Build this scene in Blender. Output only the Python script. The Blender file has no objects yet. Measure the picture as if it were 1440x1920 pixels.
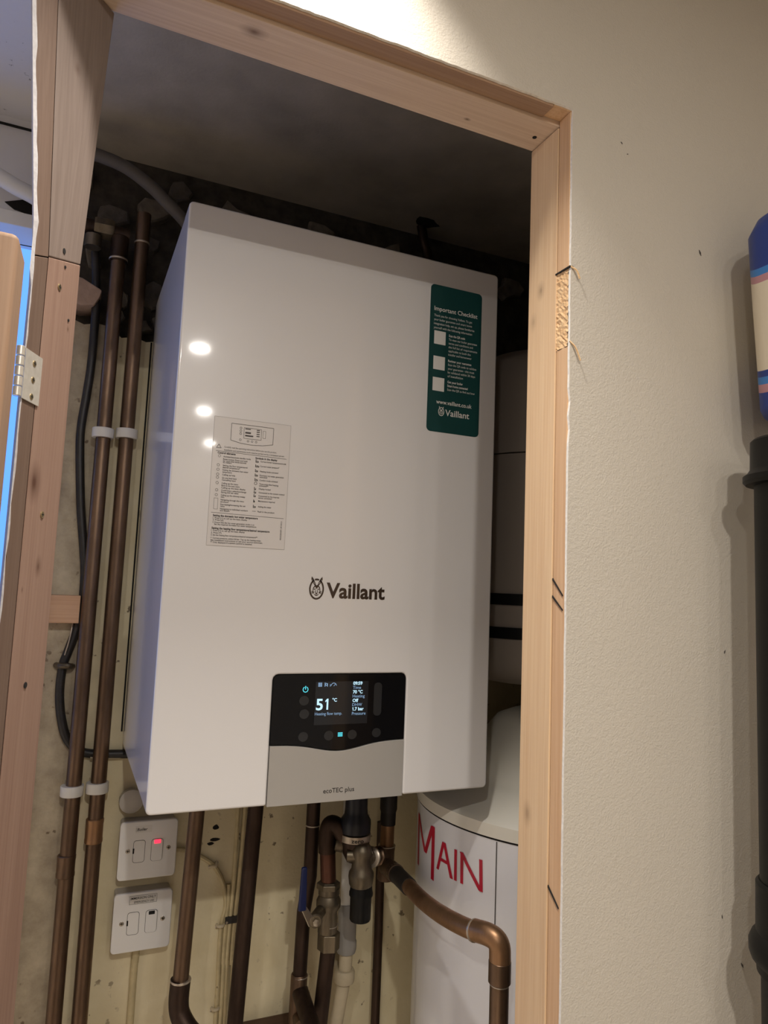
import bpy, bmesh, math, random
from mathutils import Vector, Matrix
random.seed(7)
S = bpy.context.scene
COL = S.collection

# ------------------------------------------------------------------ camera
cam_d = bpy.data.cameras.new('camera'); cam = bpy.data.objects.new('camera', cam_d); COL.objects.link(cam)
cam_d.sensor_fit = 'VERTICAL'; cam_d.sensor_height = 36.0; cam_d.sensor_width = 27.0
cam_d.lens = 1348.5 / 1920 * 36.0
cam_d.clip_start = 0.01
cam.matrix_world = Matrix(((0.91443, -0.07902, -0.39695, -0.1009),
                           (-0.40275, -0.08059, -0.91175, -0.8589),
                           (0.04005, 0.99361, -0.10551, 0.2614), (0, 0, 0, 1)))
S.camera = cam

# ------------------------------------------------------------------ sky outside the window
W = bpy.data.worlds.new('sky'); S.world = W; W.use_nodes = True
bg = W.node_tree.nodes['Background']
bg.inputs[0].default_value = (0.16, 0.45, 1.4, 1); bg.inputs[1].default_value = 2.6

# ------------------------------------------------------------------ ceiling lamps of the room, with added fill beams
def lamp(name, loc, power, size, spread=180, aim=None, col=(1.0, 0.945, 0.875)):
    d = bpy.data.lights.new(name, 'AREA'); d.shape = 'DISK'; d.size = size; d.energy = power
    d.color = col; d.spread = math.radians(spread)
    o = bpy.data.objects.new(name, d); COL.objects.link(o); o.location = loc
    if aim:
        o.rotation_euler = (Vector(aim) - Vector(loc)).to_track_quat('-Z', 'Y').to_euler()
    return o
lamp('ceiling_lamp', (-0.09, -1.42, 0.965), 24.0, 0.05)
lamp('ceiling_lamp', (-0.55, -1.42, 0.965), 13.0, 0.05)
lamp('ceiling_lamp', (0.216, -1.32, 0.965), 4.5, 0.05)
lamp('ceiling_lamp', (0.37, -2.14, 0.965), 6.0, 0.05)
lamp('ceiling_lamp', (0.52, -2.83, 0.965), 6.0, 0.05)
lamp('ceiling_lamp', (0.06, -0.415, 0.965), 5.0, 0.05, 90)
# downward beams added at three of the downlights for more floor bounce
for p in ((-0.09, -1.42, 0.964), (0.216, -1.32, 0.964), (0.37, -2.14, 0.964)):
    lamp('fill_beam', p, 3.0, 0.05, 85)
lamp('fill_beam', (-0.95, -0.60, 0.964), 34.0, 0.05, 85)  # added lamp with no known fitting, lifts the left ceiling by floor bounce

S.view_settings.view_transform = 'Standard'; S.view_settings.look = 'None'
S.view_settings.exposure = -1.13; S.view_settings.gamma = 1.0; S.view_settings.use_curve_mapping = False

# ------------------------------------------------------------------ material helpers
def nm(name):
    m = bpy.data.materials.new(name); m.use_nodes = True
    nt = m.node_tree; return m, nt, nt.nodes['Principled BSDF']
def rgba(c): return (c[0], c[1], c[2], 1)
def srgb(r, g, b):
    f = lambda v: (v / 255 / 12.92) if v / 255 <= 0.04045 else ((v / 255 + 0.055) / 1.055) ** 2.4
    return (f(r), f(g), f(b))
def mapping(nt, scale=(1, 1, 1), rot=(0, 0, 0)):
    tc = nt.nodes.new('ShaderNodeTexCoord'); mp = nt.nodes.new('ShaderNodeMapping')
    mp.inputs['Scale'].default_value = scale; mp.inputs['Rotation'].default_value = rot
    nt.links.new(tc.outputs['Object'], mp.inputs[0]); return mp.outputs[0]
def noise(nt, vec, scale, detail=4, rough=0.55):
    n = nt.nodes.new('ShaderNodeTexNoise'); n.inputs['Scale'].default_value = scale
    n.inputs['Detail'].default_value = detail; n.inputs['Roughness'].default_value = rough
    nt.links.new(vec, n.inputs['Vector']); return n.outputs['Fac']
def ramp(nt, fac, stops):
    r = nt.nodes.new('ShaderNodeValToRGB'); e = r.color_ramp.elements
    while len(e) < len(stops): e.new(0.5)
    for k, (p, c) in enumerate(stops): e[k].position = p; e[k].color = rgba(c)
    nt.links.new(fac, r.inputs[0]); return r.outputs[0]
def mix(nt, fac, a, b, mode='MIX'):
    m = nt.nodes.new('ShaderNodeMix'); m.data_type = 'RGBA'; m.blend_type = mode
    if isinstance(fac, float): m.inputs[0].default_value = fac
    else: nt.links.new(fac, m.inputs[0])
    for s, v in ((6, a), (7, b)):
        if isinstance(v, tuple): m.inputs[s].default_value = rgba(v)
        else: nt.links.new(v, m.inputs[s])
    return m.outputs[2]
def math_n(nt, op, a, b=None, c=None):
    m = nt.nodes.new('ShaderNodeMath'); m.operation = op
    for i, v in enumerate((a, b, c)):
        if v is None: continue
        if isinstance(v, (int, float)): m.inputs[i].default_value = v
        else: nt.links.new(v, m.inputs[i])
    return m.outputs[0]
def bump(nt, bs, h, strength, dist=0.001):
    b = nt.nodes.new('ShaderNodeBump'); b.inputs['Strength'].default_value = strength
    b.inputs['Distance'].default_value = dist; nt.links.new(h, b.inputs['Height'])
    nt.links.new(b.outputs[0], bs.inputs['Normal'])
def plain(name, c, rough=0.5, metal=0.0, coat=0.0, var=0.0, vs=40, bs_=0.0, bscale=200, spec=None):
    m, nt, b = nm(name); b.inputs['Base Color'].default_value = rgba(c)
    b.inputs['Roughness'].default_value = rough; b.inputs['Metallic'].default_value = metal
    b.inputs['Coat Weight'].default_value = coat; b.inputs['Coat Roughness'].default_value = 0.04
    if spec is not None: b.inputs['Specular IOR Level'].default_value = spec
    v = mapping(nt)
    if var:
        f = noise(nt, v, vs)
        nt.links.new(ramp(nt, f, [(0.3, tuple(x * (1 - var) for x in c)), (0.7, tuple(min(1, x * (1 + var)) for x in c))]), b.inputs['Base Color'])
    if bs_: bump(nt, b, noise(nt, v, bscale), bs_)
    return m
def emit(name, c, s):
    m, nt, b = nm(name); b.inputs['Base Color'].default_value = rgba((0.01, 0.01, 0.01))
    b.inputs['Emission Color'].default_value = rgba(c); b.inputs['Emission Strength'].default_value = s; return m

def wood(name, axis, light, dark, knots=(), rough=0.65, streak=0.5):
    m, nt, b = nm(name)
    k = [55.0, 55.0, 55.0]; k[axis] = 2.2
    v = mapping(nt, tuple(k))
    f = noise(nt, v, 1.6, 5, 0.6)
    k2 = [420.0, 420.0, 420.0]; k2[axis] = 7
    f2 = noise(nt, mapping(nt, tuple(k2)), 1.0, 2)
    mid = tuple((a + c) / 2 for a, c in zip(light, dark))
    c1 = ramp(nt, f, [(0.30, dark), (0.48, mid), (0.70, light)])
    c1 = mix(nt, streak, c1, ramp(nt, f2, [(0.35, dark), (0.65, light)]))
    tc = nt.nodes.new('ShaderNodeTexCoord')
    for (p, r, depth) in knots:
        s = nt.nodes.new('ShaderNodeVectorMath'); s.operation = 'SUBTRACT'
        nt.links.new(tc.outputs['Object'], s.inputs[0]); s.inputs[1].default_value = p
        w = nt.nodes.new('ShaderNodeVectorMath'); w.operation = 'MULTIPLY'
        sc = [1.0, 1.0, 1.0]; sc[axis] = 0.62
        nt.links.new(s.outputs[0], w.inputs[0]); w.inputs[1].default_value = sc
        l = nt.nodes.new('ShaderNodeVectorMath'); l.operation = 'LENGTH'; nt.links.new(w.outputs[0], l.inputs[0])
        d = math_n(nt, 'DIVIDE', l.outputs['Value'], r)
        d = math_n(nt, 'ADD', d, math_n(nt, 'MULTIPLY', f, 0.5))
        ring = ramp(nt, d, [(0.35, (1, 1, 1)), (0.55, (0.55, 0.55, 0.55)), (0.8, (0.2, 0.2, 0.2)), (1.0, (0, 0, 0))])
        c1 = mix(nt, math_n(nt, 'MULTIPLY', ring, depth), c1, (0.09, 0.035, 0.018))
    nt.links.new(c1, b.inputs['Base Color']); b.inputs['Roughness'].default_value = rough
    bump(nt, b, f2, 0.25, 0.0006)
    return m

def copper(name, c1, c2, rough=0.38, metal=0.85):
    m, nt, b = nm(name)
    v = mapping(nt, (1, 1, 0.25)); f = noise(nt, v, 38, 6, 0.65); f2 = noise(nt, mapping(nt), 260, 3)
    col = ramp(nt, f, [(0.3, c1), (0.72, c2)])
    nt.links.new(col, b.inputs['Base Color']); b.inputs['Metallic'].default_value = metal
    nt.links.new(ramp(nt, f, [(0.3, (rough + 0.15,) * 3), (0.7, (rough,) * 3)]), b.inputs['Roughness'])
    bump(nt, b, f2, 0.06, 0.0005); return m

# ------------------------------------------------------------------ materials
PINK_L, PINK_D = srgb(214, 178, 140), srgb(188, 146, 106)
def plaster_mat():
    m, nt, b = nm('magnolia_plaster'); v = mapping(nt)
    base = srgb(206, 198, 184)
    f = noise(nt, v, 3.5, 3)
    nt.links.new(ramp(nt, f, [(0.3, tuple(x * 0.94 for x in base)), (0.7, base)]), b.inputs['Base Color'])
    b.inputs['Roughness'].default_value = 0.6
    h = math_n(nt, 'ADD', noise(nt, v, 520, 2), math_n(nt, 'MULTIPLY', noise(nt, v, 210, 3), 0.9))
    bump(nt, b, h, 0.36, 0.0011); return m
M_PLASTER = plaster_mat()
M_EDGE = plain('white_plaster_edge', srgb(236, 232, 222), 0.8, var=0.1, vs=300, bs_=0.5)
M_EDGE2 = plain('grey_plaster_edge', srgb(190, 186, 186), 0.8, var=0.1, vs=300, bs_=0.5)
def mould_wall():
    m, nt, b = nm('white_wall_with_mould'); v = mapping(nt)
    f = noise(nt, v, 55, 5, 0.7); g = noise(nt, v, 9, 2)
    t = math_n(nt, 'MULTIPLY', f, math_n(nt, 'ADD', g, 0.5))
    nt.links.new(ramp(nt, t, [(0.0, srgb(238, 236, 237)), (0.70, srgb(234, 232, 233)), (0.77, srgb(50, 48, 50))]), b.inputs['Base Color'])
    b.inputs['Roughness'].default_value = 0.85; bump(nt, b, f, 0.2); return m
M_WHITEWALL = mould_wall()
def cream_wall():
    m, nt, b = nm('stained_cream_wall'); v = mapping(nt)
    sep = nt.nodes.new('ShaderNodeSeparateXYZ'); nt.links.new(v, sep.inputs[0])
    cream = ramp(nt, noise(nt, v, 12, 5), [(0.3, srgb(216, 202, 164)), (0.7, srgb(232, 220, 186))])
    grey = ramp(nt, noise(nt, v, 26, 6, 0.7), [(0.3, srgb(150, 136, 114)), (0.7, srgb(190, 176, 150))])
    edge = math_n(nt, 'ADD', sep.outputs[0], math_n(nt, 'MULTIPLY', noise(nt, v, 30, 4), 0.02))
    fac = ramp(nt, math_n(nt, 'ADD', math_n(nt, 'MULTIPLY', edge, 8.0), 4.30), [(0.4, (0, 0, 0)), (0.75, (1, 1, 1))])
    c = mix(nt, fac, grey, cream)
    # brown spots and specks with their own shape
    spots = ramp(nt, noise(nt, v, 75, 3, 0.5), [(0.66, (0, 0, 0)), (0.72, (1, 1, 1))])
    where = ramp(nt, noise(nt, v, 7, 2), [(0.48, (0, 0, 0)), (0.60, (1, 1, 1))])
    c = mix(nt, math_n(nt, 'MULTIPLY', math_n(nt, 'MULTIPLY', spots, where), 0.8), c, srgb(84, 62, 38))
    nt.links.new(c, b.inputs['Base Color']); b.inputs['Roughness'].default_value = 0.6
    bump(nt, b, noise(nt, v, 160, 4), 0.35, 0.0012); return m
M_CREAM = cream_wall()
M_MORTAR = plain('dark_mortar', srgb(66, 60, 54), 0.95, var=0.45, vs=45, bs_=1.0, bscale=90)  # mortar in a dark, uneven base colour
M_STONE = plain('rough_stone', srgb(112, 104, 94), 0.9, var=0.35, vs=40, bs_=1.0, bscale=120)
M_STONE2 = plain('dark_rough_stone', srgb(84, 78, 72), 0.9, var=0.4, vs=40, bs_=1.0, bscale=120)
M_LUMP = plain('pink_plaster_lump', srgb(176, 150, 132), 0.9, var=0.12, vs=60, bs_=0.4)
M_CEIL = plain('unpainted_cupboard_ceiling', srgb(172, 163, 149), 0.95, var=0.18, vs=9, bs_=0.3)
M_WHITE = plain('white_paint', srgb(232, 230, 226), 0.5)
M_FLOOR = plain('pale_floor', srgb(186, 175, 160), 0.6, var=0.2, vs=8)
M_ROOM = plain('room_paint', srgb(205, 198, 187), 0.8)
def enamel():
    m, nt, b = nm('white_enamel'); b.inputs['Base Color'].default_value = rgba(srgb(226, 223, 221))
    b.inputs['Roughness'].default_value = 0.28; b.inputs['Coat Weight'].default_value = 0.6
    b.inputs['Coat Roughness'].default_value = 0.06
    bump(nt, b, noise(nt, mapping(nt), 700, 2), 0.05, 0.0008); return m
M_ENAMEL = enamel()
M_TANK = plain('white_tank_steel', srgb(238, 238, 241), 0.30, coat=0.3)
M_LID = plain('cream_tank_lid', srgb(236, 232, 218), 0.45)
M_VESSEL = plain('grey_vessel', srgb(150, 140, 131), 0.5)
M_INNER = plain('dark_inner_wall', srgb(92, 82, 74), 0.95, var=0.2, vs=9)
M_BLACKGLASS = plain('black_glass', (0.004, 0.004, 0.005), 0.08, coat=0.0, spec=0.3)
M_TOUCH = plain('touch_field', (0.02, 0.021, 0.023), 0.25)
M_SCREEN = plain('screen', (0.014, 0.016, 0.02), 0.12)
M_SILVER = plain('silver_plastic', srgb(176, 172, 166), 0.42, metal=0.25)
M_INK = plain('black_ink', (0.02, 0.018, 0.017), 0.5)
M_CHROME_INK = plain('chrome_lettering', srgb(84, 72, 63), 0.25, metal=0.7)
M_GREYINK = plain('grey_ink', srgb(70, 64, 60), 0.6)
M_PAPER = plain('clear_label', srgb(220, 215, 211), 0.3, coat=0.3)
M_GREEN = plain('dark_green_sticker', srgb(10, 62, 60), 0.45)
M_STWHITE = plain('sticker_white', srgb(225, 222, 216), 0.5)
M_RED = plain('red_lettering', srgb(190, 24, 52), 0.4)
M_CYAN = emit('cyan_display', (0.10, 0.75, 0.85), 2.4)
M_LCD = emit('white_display', (0.55, 0.85, 1.0), 2.6)
M_LCDDIM = emit('dim_display', (0.35, 0.55, 0.8), 1.5)
M_NEON = emit('red_neon', (1.0, 0.025, 0.06), 5.0)
M_COP = copper('old_brown_copper', srgb(92, 74, 60), srgb(132, 108, 88), 0.34)
M_COPD = copper('dark_copper', srgb(56, 44, 38), srgb(86, 70, 60), 0.42)
M_COPB = copper('bright_copper', srgb(146, 112, 82), srgb(178, 140, 106), 0.36)
M_BRASS = copper('dull_brass', srgb(88, 80, 68), srgb(142, 130, 110), 0.36)
M_SOLDER = plain('solder', srgb(196, 184, 168), 0.35, metal=0.7)
M_DARKRUB = plain('dark_sleeve', srgb(40, 36, 33), 0.55)
M_BLACK = plain('black_plastic', srgb(12, 12, 12), 0.45, spec=0.25)
M_SOIL = plain('black_pipe_plastic', srgb(11, 11, 11), 0.45, spec=0.22)
M_NAVY = plain('navy_plastic', srgb(18, 22, 34), 0.38)
M_BLUE = plain('blue_lever', srgb(14, 28, 74), 0.4)
M_CLIP = plain('white_clip_plastic', srgb(214, 210, 202), 0.45)
M_BEIGE = plain('aged_white_plastic', srgb(196, 182, 154), 0.5, var=0.1)
M_CABLE = plain('painted_cable', srgb(196, 180, 140), 0.55, var=0.12, vs=60)
M_BCABLE = plain('black_cable', srgb(34, 31, 30), 0.45, var=0.5, vs=50)
M_PLATE = plain('switch_plate', srgb(232, 230, 226), 0.32)
M_BACKBOX = plain('grey_back_box', srgb(188, 182, 172), 0.5)
M_STEEL = plain('screw_steel', srgb(180, 172, 160), 0.3, metal=1.0)
M_BRASSY = plain('yellow_zinc', srgb(196, 178, 140), 0.35, metal=1.0)
M_NICKEL = plain('nickel_hinge', srgb(228, 222, 210), 0.25, metal=0.55, var=0.08, vs=200)
M_DARKHOLE = plain('dark_gap', (0.012, 0.010, 0.009), 0.95)
def glass():
    m, nt, b = nm('window_glass'); b.inputs['Transmission Weight'].default_value = 1.0
    b.inputs['Roughness'].default_value = 0.0; b.inputs['IOR'].default_value = 1.05
    b.inputs['Base Color'].default_value = (1, 1, 1, 1); return m
M_GLASS = glass()

# ------------------------------------------------------------------ mesh builder
ORI = {}
class MB:
    def __init__(s): s.v = []; s.f = []; s.mi = []
    def add(s, vs, fs, mi=0):
        o = len(s.v); s.v += [Vector(p) for p in vs]; s.f += [[i + o for i in f] for f in fs]; s.mi += [mi] * len(fs); return s
    def box(s, x0, x1, y0, y1, z0, z1, mi=0):
        return s.hexa([(x0, y0), (x1, y0), (x1, y1), (x0, y1)], z0, z1, mi=mi)
    def hexa(s, q, z0, z1, top=None, mi=0):
        top = top or q; n = len(q)
        L0 = z0 if isinstance(z0, (list, tuple)) else [z0] * n; L1 = z1 if isinstance(z1, (list, tuple)) else [z1] * n
        vs = [(p[0], p[1], z) for p, z in zip(q, L0)] + [(p[0], p[1], z) for p, z in zip(top, L1)]
        fs = [list(range(n))[::-1], list(range(n, 2 * n))] + [[i, (i + 1) % n, n + (i + 1) % n, n + i] for i in range(n)]
        return s.add(vs, fs, mi)
    def prism(s, poly, y0, y1, mi=0):            # polygon in XZ, counter-clockwise seen from the front (-Y)
        n = len(poly)
        vs = [(x, y0, z) for x, z in poly] + [(x, y1, z) for x, z in poly]
        fs = [list(range(n)), list(range(n, 2 * n))[::-1]] + [[i, n + i, n + (i + 1) % n, (i + 1) % n] for i in range(n)]
        return s.add(vs, fs, mi)
    def lathe(s, prof, c=(0, 0, 0), axis=(0, 0, 1), n=24, mi=0):   # prof: (r, t) along the axis from c
        ax = Vector(axis).normalized(); u = ax.orthogonal().normalized(); w = ax.cross(u); c = Vector(c)
        vs = []; fs = []
        for r, t in prof:
            for k in range(n):
                a = 2 * math.pi * k / n
                vs.append(c + ax * t + (u * math.cos(a) + w * math.sin(a)) * r)
        for j in range(len(prof) - 1):
            for k in range(n):
                a, b = j * n + k, j * n + (k + 1) % n
                fs.append([a, b, b + n, a + n])
        fs.append(list(range(n))[::-1]); fs.append([(len(prof) - 1) * n + k for k in range(n)])
        return s.add(vs, fs, mi)
    def tube(s, pts, r, n=14, curve=True, sub=7, mi=0):
        P = [Vector(p) for p in pts]
        if curve and len(P) > 2:
            Q = []
            E_ = [P[0] * 2 - P[1]] + P + [P[-1] * 2 - P[-2]]
            for i in range(1, len(E_) - 2):
                p0, p1, p2, p3 = E_[i - 1:i + 3]
                for k in range(sub):
                    t = k / sub
                    Q.append(0.5 * ((2 * p1) + (p2 - p0) * t + (2 * p0 - 5 * p1 + 4 * p2 - p3) * t * t + (3 * p1 - p0 - 3 * p2 + p3) * t ** 3))
            P = Q + [P[-1]]
        T = [(P[min(i + 1, len(P) - 1)] - P[max(i - 1, 0)]).normalized() for i in range(len(P))]
        u = T[0].orthogonal().normalized(); vs = []; fs = []
        for i, p in enumerate(P):
            u = (u - T[i] * u.dot(T[i])).normalized(); w = T[i].cross(u)
            rr = r[i] if isinstance(r, (list, tuple)) else r
            for k in range(n):
                a = 2 * math.pi * k / n; vs.append(p + (u * math.cos(a) + w * math.sin(a)) * rr)
        for i in range(len(P) - 1):
            for k in range(n):
                a, b = i * n + k, i * n + (k + 1) % n; fs.append([a, b, b + n, a + n])
        fs.append(list(range(n))[::-1]); fs.append([(len(P) - 1) * n + k for k in range(n)])
        return s.add(vs, fs, mi)
    def mesh(s, v, f): return s.add(v, f)
    def build(s, name, mats, parent=None, bevel=0, seg=2, smooth=True, origin=None, label=None, cat=None, group=None, kind=None):
        if not isinstance(mats, (list, tuple)): mats = [mats]
        if parent is not None: o0 = ORI[parent.name]
        elif origin is not None: o0 = Vector(origin)
        else:
            xs = [p.x for p in s.v]; ys = [p.y for p in s.v]; zs = [p.z for p in s.v]
            o0 = Vector(((min(xs) + max(xs)) / 2, (min(ys) + max(ys)) / 2, min(zs)))
        me = bpy.data.meshes.new(name); me.from_pydata([p - o0 for p in s.v], [], s.f)
        for m in mats: me.materials.append(m)
        for p, i in zip(me.polygons, s.mi): p.material_index = i
        bm = bmesh.new(); bm.from_mesh(me)
        bmesh.ops.recalc_face_normals(bm, faces=bm.faces)
        if bevel:
            es = [e for e in bm.edges if len(e.link_faces) == 2 and e.calc_face_angle(0) > 0.6]
            bmesh.ops.bevel(bm, geom=es, offset=bevel, segments=seg, profile=0.5, affect='EDGES', clamp_overlap=True)
        bm.to_mesh(me); bm.free()
        if smooth:
            me.shade_smooth(); me.set_sharp_from_angle(angle=math.radians(38))
        ob = bpy.data.objects.new(name, me); COL.objects.link(ob)
        if parent is not None: ob.parent = parent
        else: ob.location = o0
        if bevel:
            wn = ob.modifiers.new('wn', 'WEIGHTED_NORMAL'); wn.keep_sharp = True; wn.weight = 100
        ORI[ob.name] = o0.copy()
        tag(ob, label, cat, group, kind); return ob

def tag(o, label=None, cat=None, group=None, kind=None):
    if label: o['label'] = label
    if cat: o['category'] = cat
    if group: o['group'] = group
    if kind: o['kind'] = kind
    return o
def thing(name, loc, label=None, cat=None, group=None, kind=None):
    o = bpy.data.objects.new(name, None); COL.objects.link(o); o.location = loc
    o.empty_display_size = 0.05; ORI[o.name] = Vector(loc); return tag(o, label, cat, group, kind)

# text: flat mesh in the XZ plane facing -Y, gathered into one MB
_txt = {}
def glyphs(s, bold=0.0, spacing=1.0):
    key = (s, bold, spacing)
    if key in _txt: return _txt[key]
    cu = bpy.data.curves.new('t', 'FONT'); cu.body = s; cu.size = 1.0; cu.offset = bold; cu.resolution_u = 3; cu.space_character = spacing
    ob = bpy.data.objects.new('t', cu); COL.objects.link(ob)
    dg = bpy.context.evaluated_depsgraph_get(); dg.update()
    me = bpy.data.meshes.new_from_object(ob.evaluated_get(dg))
    v = [(p.co.x, p.co.y) for p in me.vertices]; f = [list(p.vertices) for p in me.polygons]
    bpy.data.objects.remove(ob); bpy.data.curves.remove(cu); bpy.data.meshes.remove(me)
    _txt[key] = (v, f); return v, f
def text(mb, s, x, z, h, y, w=None, bold=0.0, align='L', shear=0.0, rot=0.0):
    """baseline-left at (x, z); h = font size; w fits the width"""
    v, f = glyphs(s, bold)
    if not v: return
    x0 = min(p[0] for p in v); x1 = max(p[0] for p in v); sx = h
    if w: sx = w / (x1 - x0)
    off = 0 if align == 'L' else -(x1 - x0) * sx / (2 if align == 'C' else 1)
    c, sn = math.cos(rot), math.sin(rot); vs = []
    for a, b in v:
        px = (a - x0) * sx + off + shear * b * h; pz = b * h
        vs.append((x + px * c - pz * sn, y, z + px * sn + pz * c))
    mb.add(vs, f)
def disc(mb, x, z, rx, rz, y, n=20):
    mb.add([(x + rx * math.cos(2 * math.pi * k / n), y, z + rz * math.sin(2 * math.pi * k / n)) for k in range(n)], [list(range(n))])
def ring(mb, x, z, rx, rz, t, y, n=28, a0=0, a1=360):
    vs = []; closed = a1 - a0 >= 360; m = n if closed else n + 1
    for k in range(m):
        a = math.radians(a0 + (a1 - a0) * k / n)
        vs += [(x + rx * math.cos(a), y, z + rz * math.sin(a)), (x + (rx - t) * math.cos(a), y, z + (rz - t) * math.sin(a))]
    fs = [[2 * k, 2 * ((k + 1) % m), 2 * ((k + 1) % m) + 1, 2 * k + 1] for k in range(n)]
    mb.add(vs, fs)
def quad(mb, x0, x1, z0, z1, y): mb.add([(x0, y, z0), (x1, y, z0), (x1, y, z1), (x0, y, z1)], [[0, 1, 2, 3]])
def poly(mb, pts, y): mb.add([(x, y, z) for x, z in pts], [list(range(len(pts)))])
def line(mb, x0, z0, x1, z1, t, y):
    dx, dz = x1 - x0, z1 - z0; l = math.hypot(dx, dz) or 1; nx, nz = -dz / l * t / 2, dx / l * t / 2
    mb.add([(x0 + nx, y, z0 + nz), (x0 - nx, y, z0 - nz), (x1 - nx, y, z1 - nz), (x1 + nx, y, z1 + nz)], [[0, 1, 2, 3]])
def rrect(x0, x1, z0, z1, r, n=5, corners='abcd'):
    P = []
    for key, cx, cz, a in (('a', x0 + r, z0 + r, 180), ('b', x1 - r, z0 + r, 270), ('c', x1 - r, z1 - r, 0), ('d', x0 + r, z1 - r, 90)):
        if key in corners:
            P += [(cx + r * math.cos(math.radians(a + 90 * k / n)), cz + r * math.sin(math.radians(a + 90 * k / n))) for k in range(n + 1)]
        else:
            P.append((x0 if key in 'ad' else x1, z0 if key in 'ab' else z1))
    return P

FLOOR = -1.30; WB = 0.375; CEIL = 0.98
YF, YJ, YR = -0.309, -0.2875, -0.240       # plaster face, batten/stud joint, back of stud
XR = 0.3264; ZH = 0.7406                   # right reveal, underside of header

# ================================================================== THE SETTING
MB().box(-1.6, 2.0, -3.0, 0.47, FLOOR - 0.05, FLOOR).build('floor', M_FLOOR, kind='structure', label='pale floor of the room and boiler cupboard')
MB().box(-1.6, 2.0, -3.0, -0.306, CEIL + 0.004, CEIL + 0.05).box(-1.6, -0.165, -0.306, 0.47, CEIL + 0.004, CEIL + 0.05)\
    .build('ceiling', M_WHITEWALL, kind='structure', label='white painted ceiling of the room')
cc = MB().box(-0.164, 1.05, -0.305, 0.47, CEIL, CEIL + 0.05).build('ceiling', M_CEIL, kind='structure', label='dark unpainted ceiling inside the boiler cupboard')
MB().box(-1.65, -1.6, -3.0, 0.47, FLOOR, CEIL + 0.05).build('wall_left', M_ROOM, kind='structure', label='side wall of the room on the window side')
MB().box(2.0, 2.05, -3.0, 0.47, FLOOR, CEIL + 0.05).build('wall_right', M_ROOM, kind='structure', label='side wall of the room beyond the black pipe')
MB().box(1.0, 1.05, -0.30, 0.47, FLOOR, CEIL + 0.05).build('wall_cupboard', M_INNER, kind='structure', label='dark side wall inside the boiler cupboard')
MB().box(-1.6, 2.0, -3.05, -3.0, FLOOR, CEIL + 0.05).build('wall_rear', M_ROOM, kind='structure', label='far wall of the room facing the boiler')
d2 = thing('door_1', (1.3, -2.99, FLOOR), 'plain white unseen room door added for reflections in the boiler', None, None, 'structure')  # unseen door, added for vertical reflection bands in the boiler front
MB().box(1.02, 1.58, -2.995, -2.96, FLOOR, 0.72).build('door_leaf', M_WHITE, d2)
MB().box(0.95, 1.02, -3.0, -2.95, FLOOR, 0.79).box(1.58, 1.65, -3.0, -2.95, FLOOR, 0.79).box(0.95, 1.65, -3.0, -2.95, 0.72, 0.79).build('door_frame', M_WHITE, d2)

# back wall: cream panel, exposed masonry above, white wall with the window
wb = MB().box(-0.165, 1.0, 0.405, 0.47, 0.60, CEIL + 0.05).build('wall_back', M_MORTAR, kind='structure', label='back wall of the cupboard, rough stone above cream paint')
def ragged_panel():
    top = []; n = 60
    for k in range(n + 1):
        x = -0.165 + (1.165) * k / n
        base = 0.672 if x < -0.06 else 0.660
        top.append((x, base + random.uniform(-0.006, 0.006)))
    return [(-0.165, FLOOR), (1.0, FLOOR)] + top[::-1]
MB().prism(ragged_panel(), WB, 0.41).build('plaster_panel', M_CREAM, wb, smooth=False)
MB().box(-0.0025, 0.0, WB - 0.0012, WB, 0.02, 0.655).build('board_joint', M_DARKHOLE, wb)
MB().box(-1.6, -0.165, WB, 0.47, 0.826, CEIL + 0.05).box(-1.6, -0.165, WB, 0.47, FLOOR, -0.12).box(-1.6, -1.05, WB, 0.47, -0.12, 0.826)\
    .build('window_wall', M_WHITEWALL, wb)
MB().box(-0.6, -0.165, WB - 0.004, WB + 0.001, 0.968, 0.9705).build('ceiling_crack', M_DARKHOLE, wb)
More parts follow.
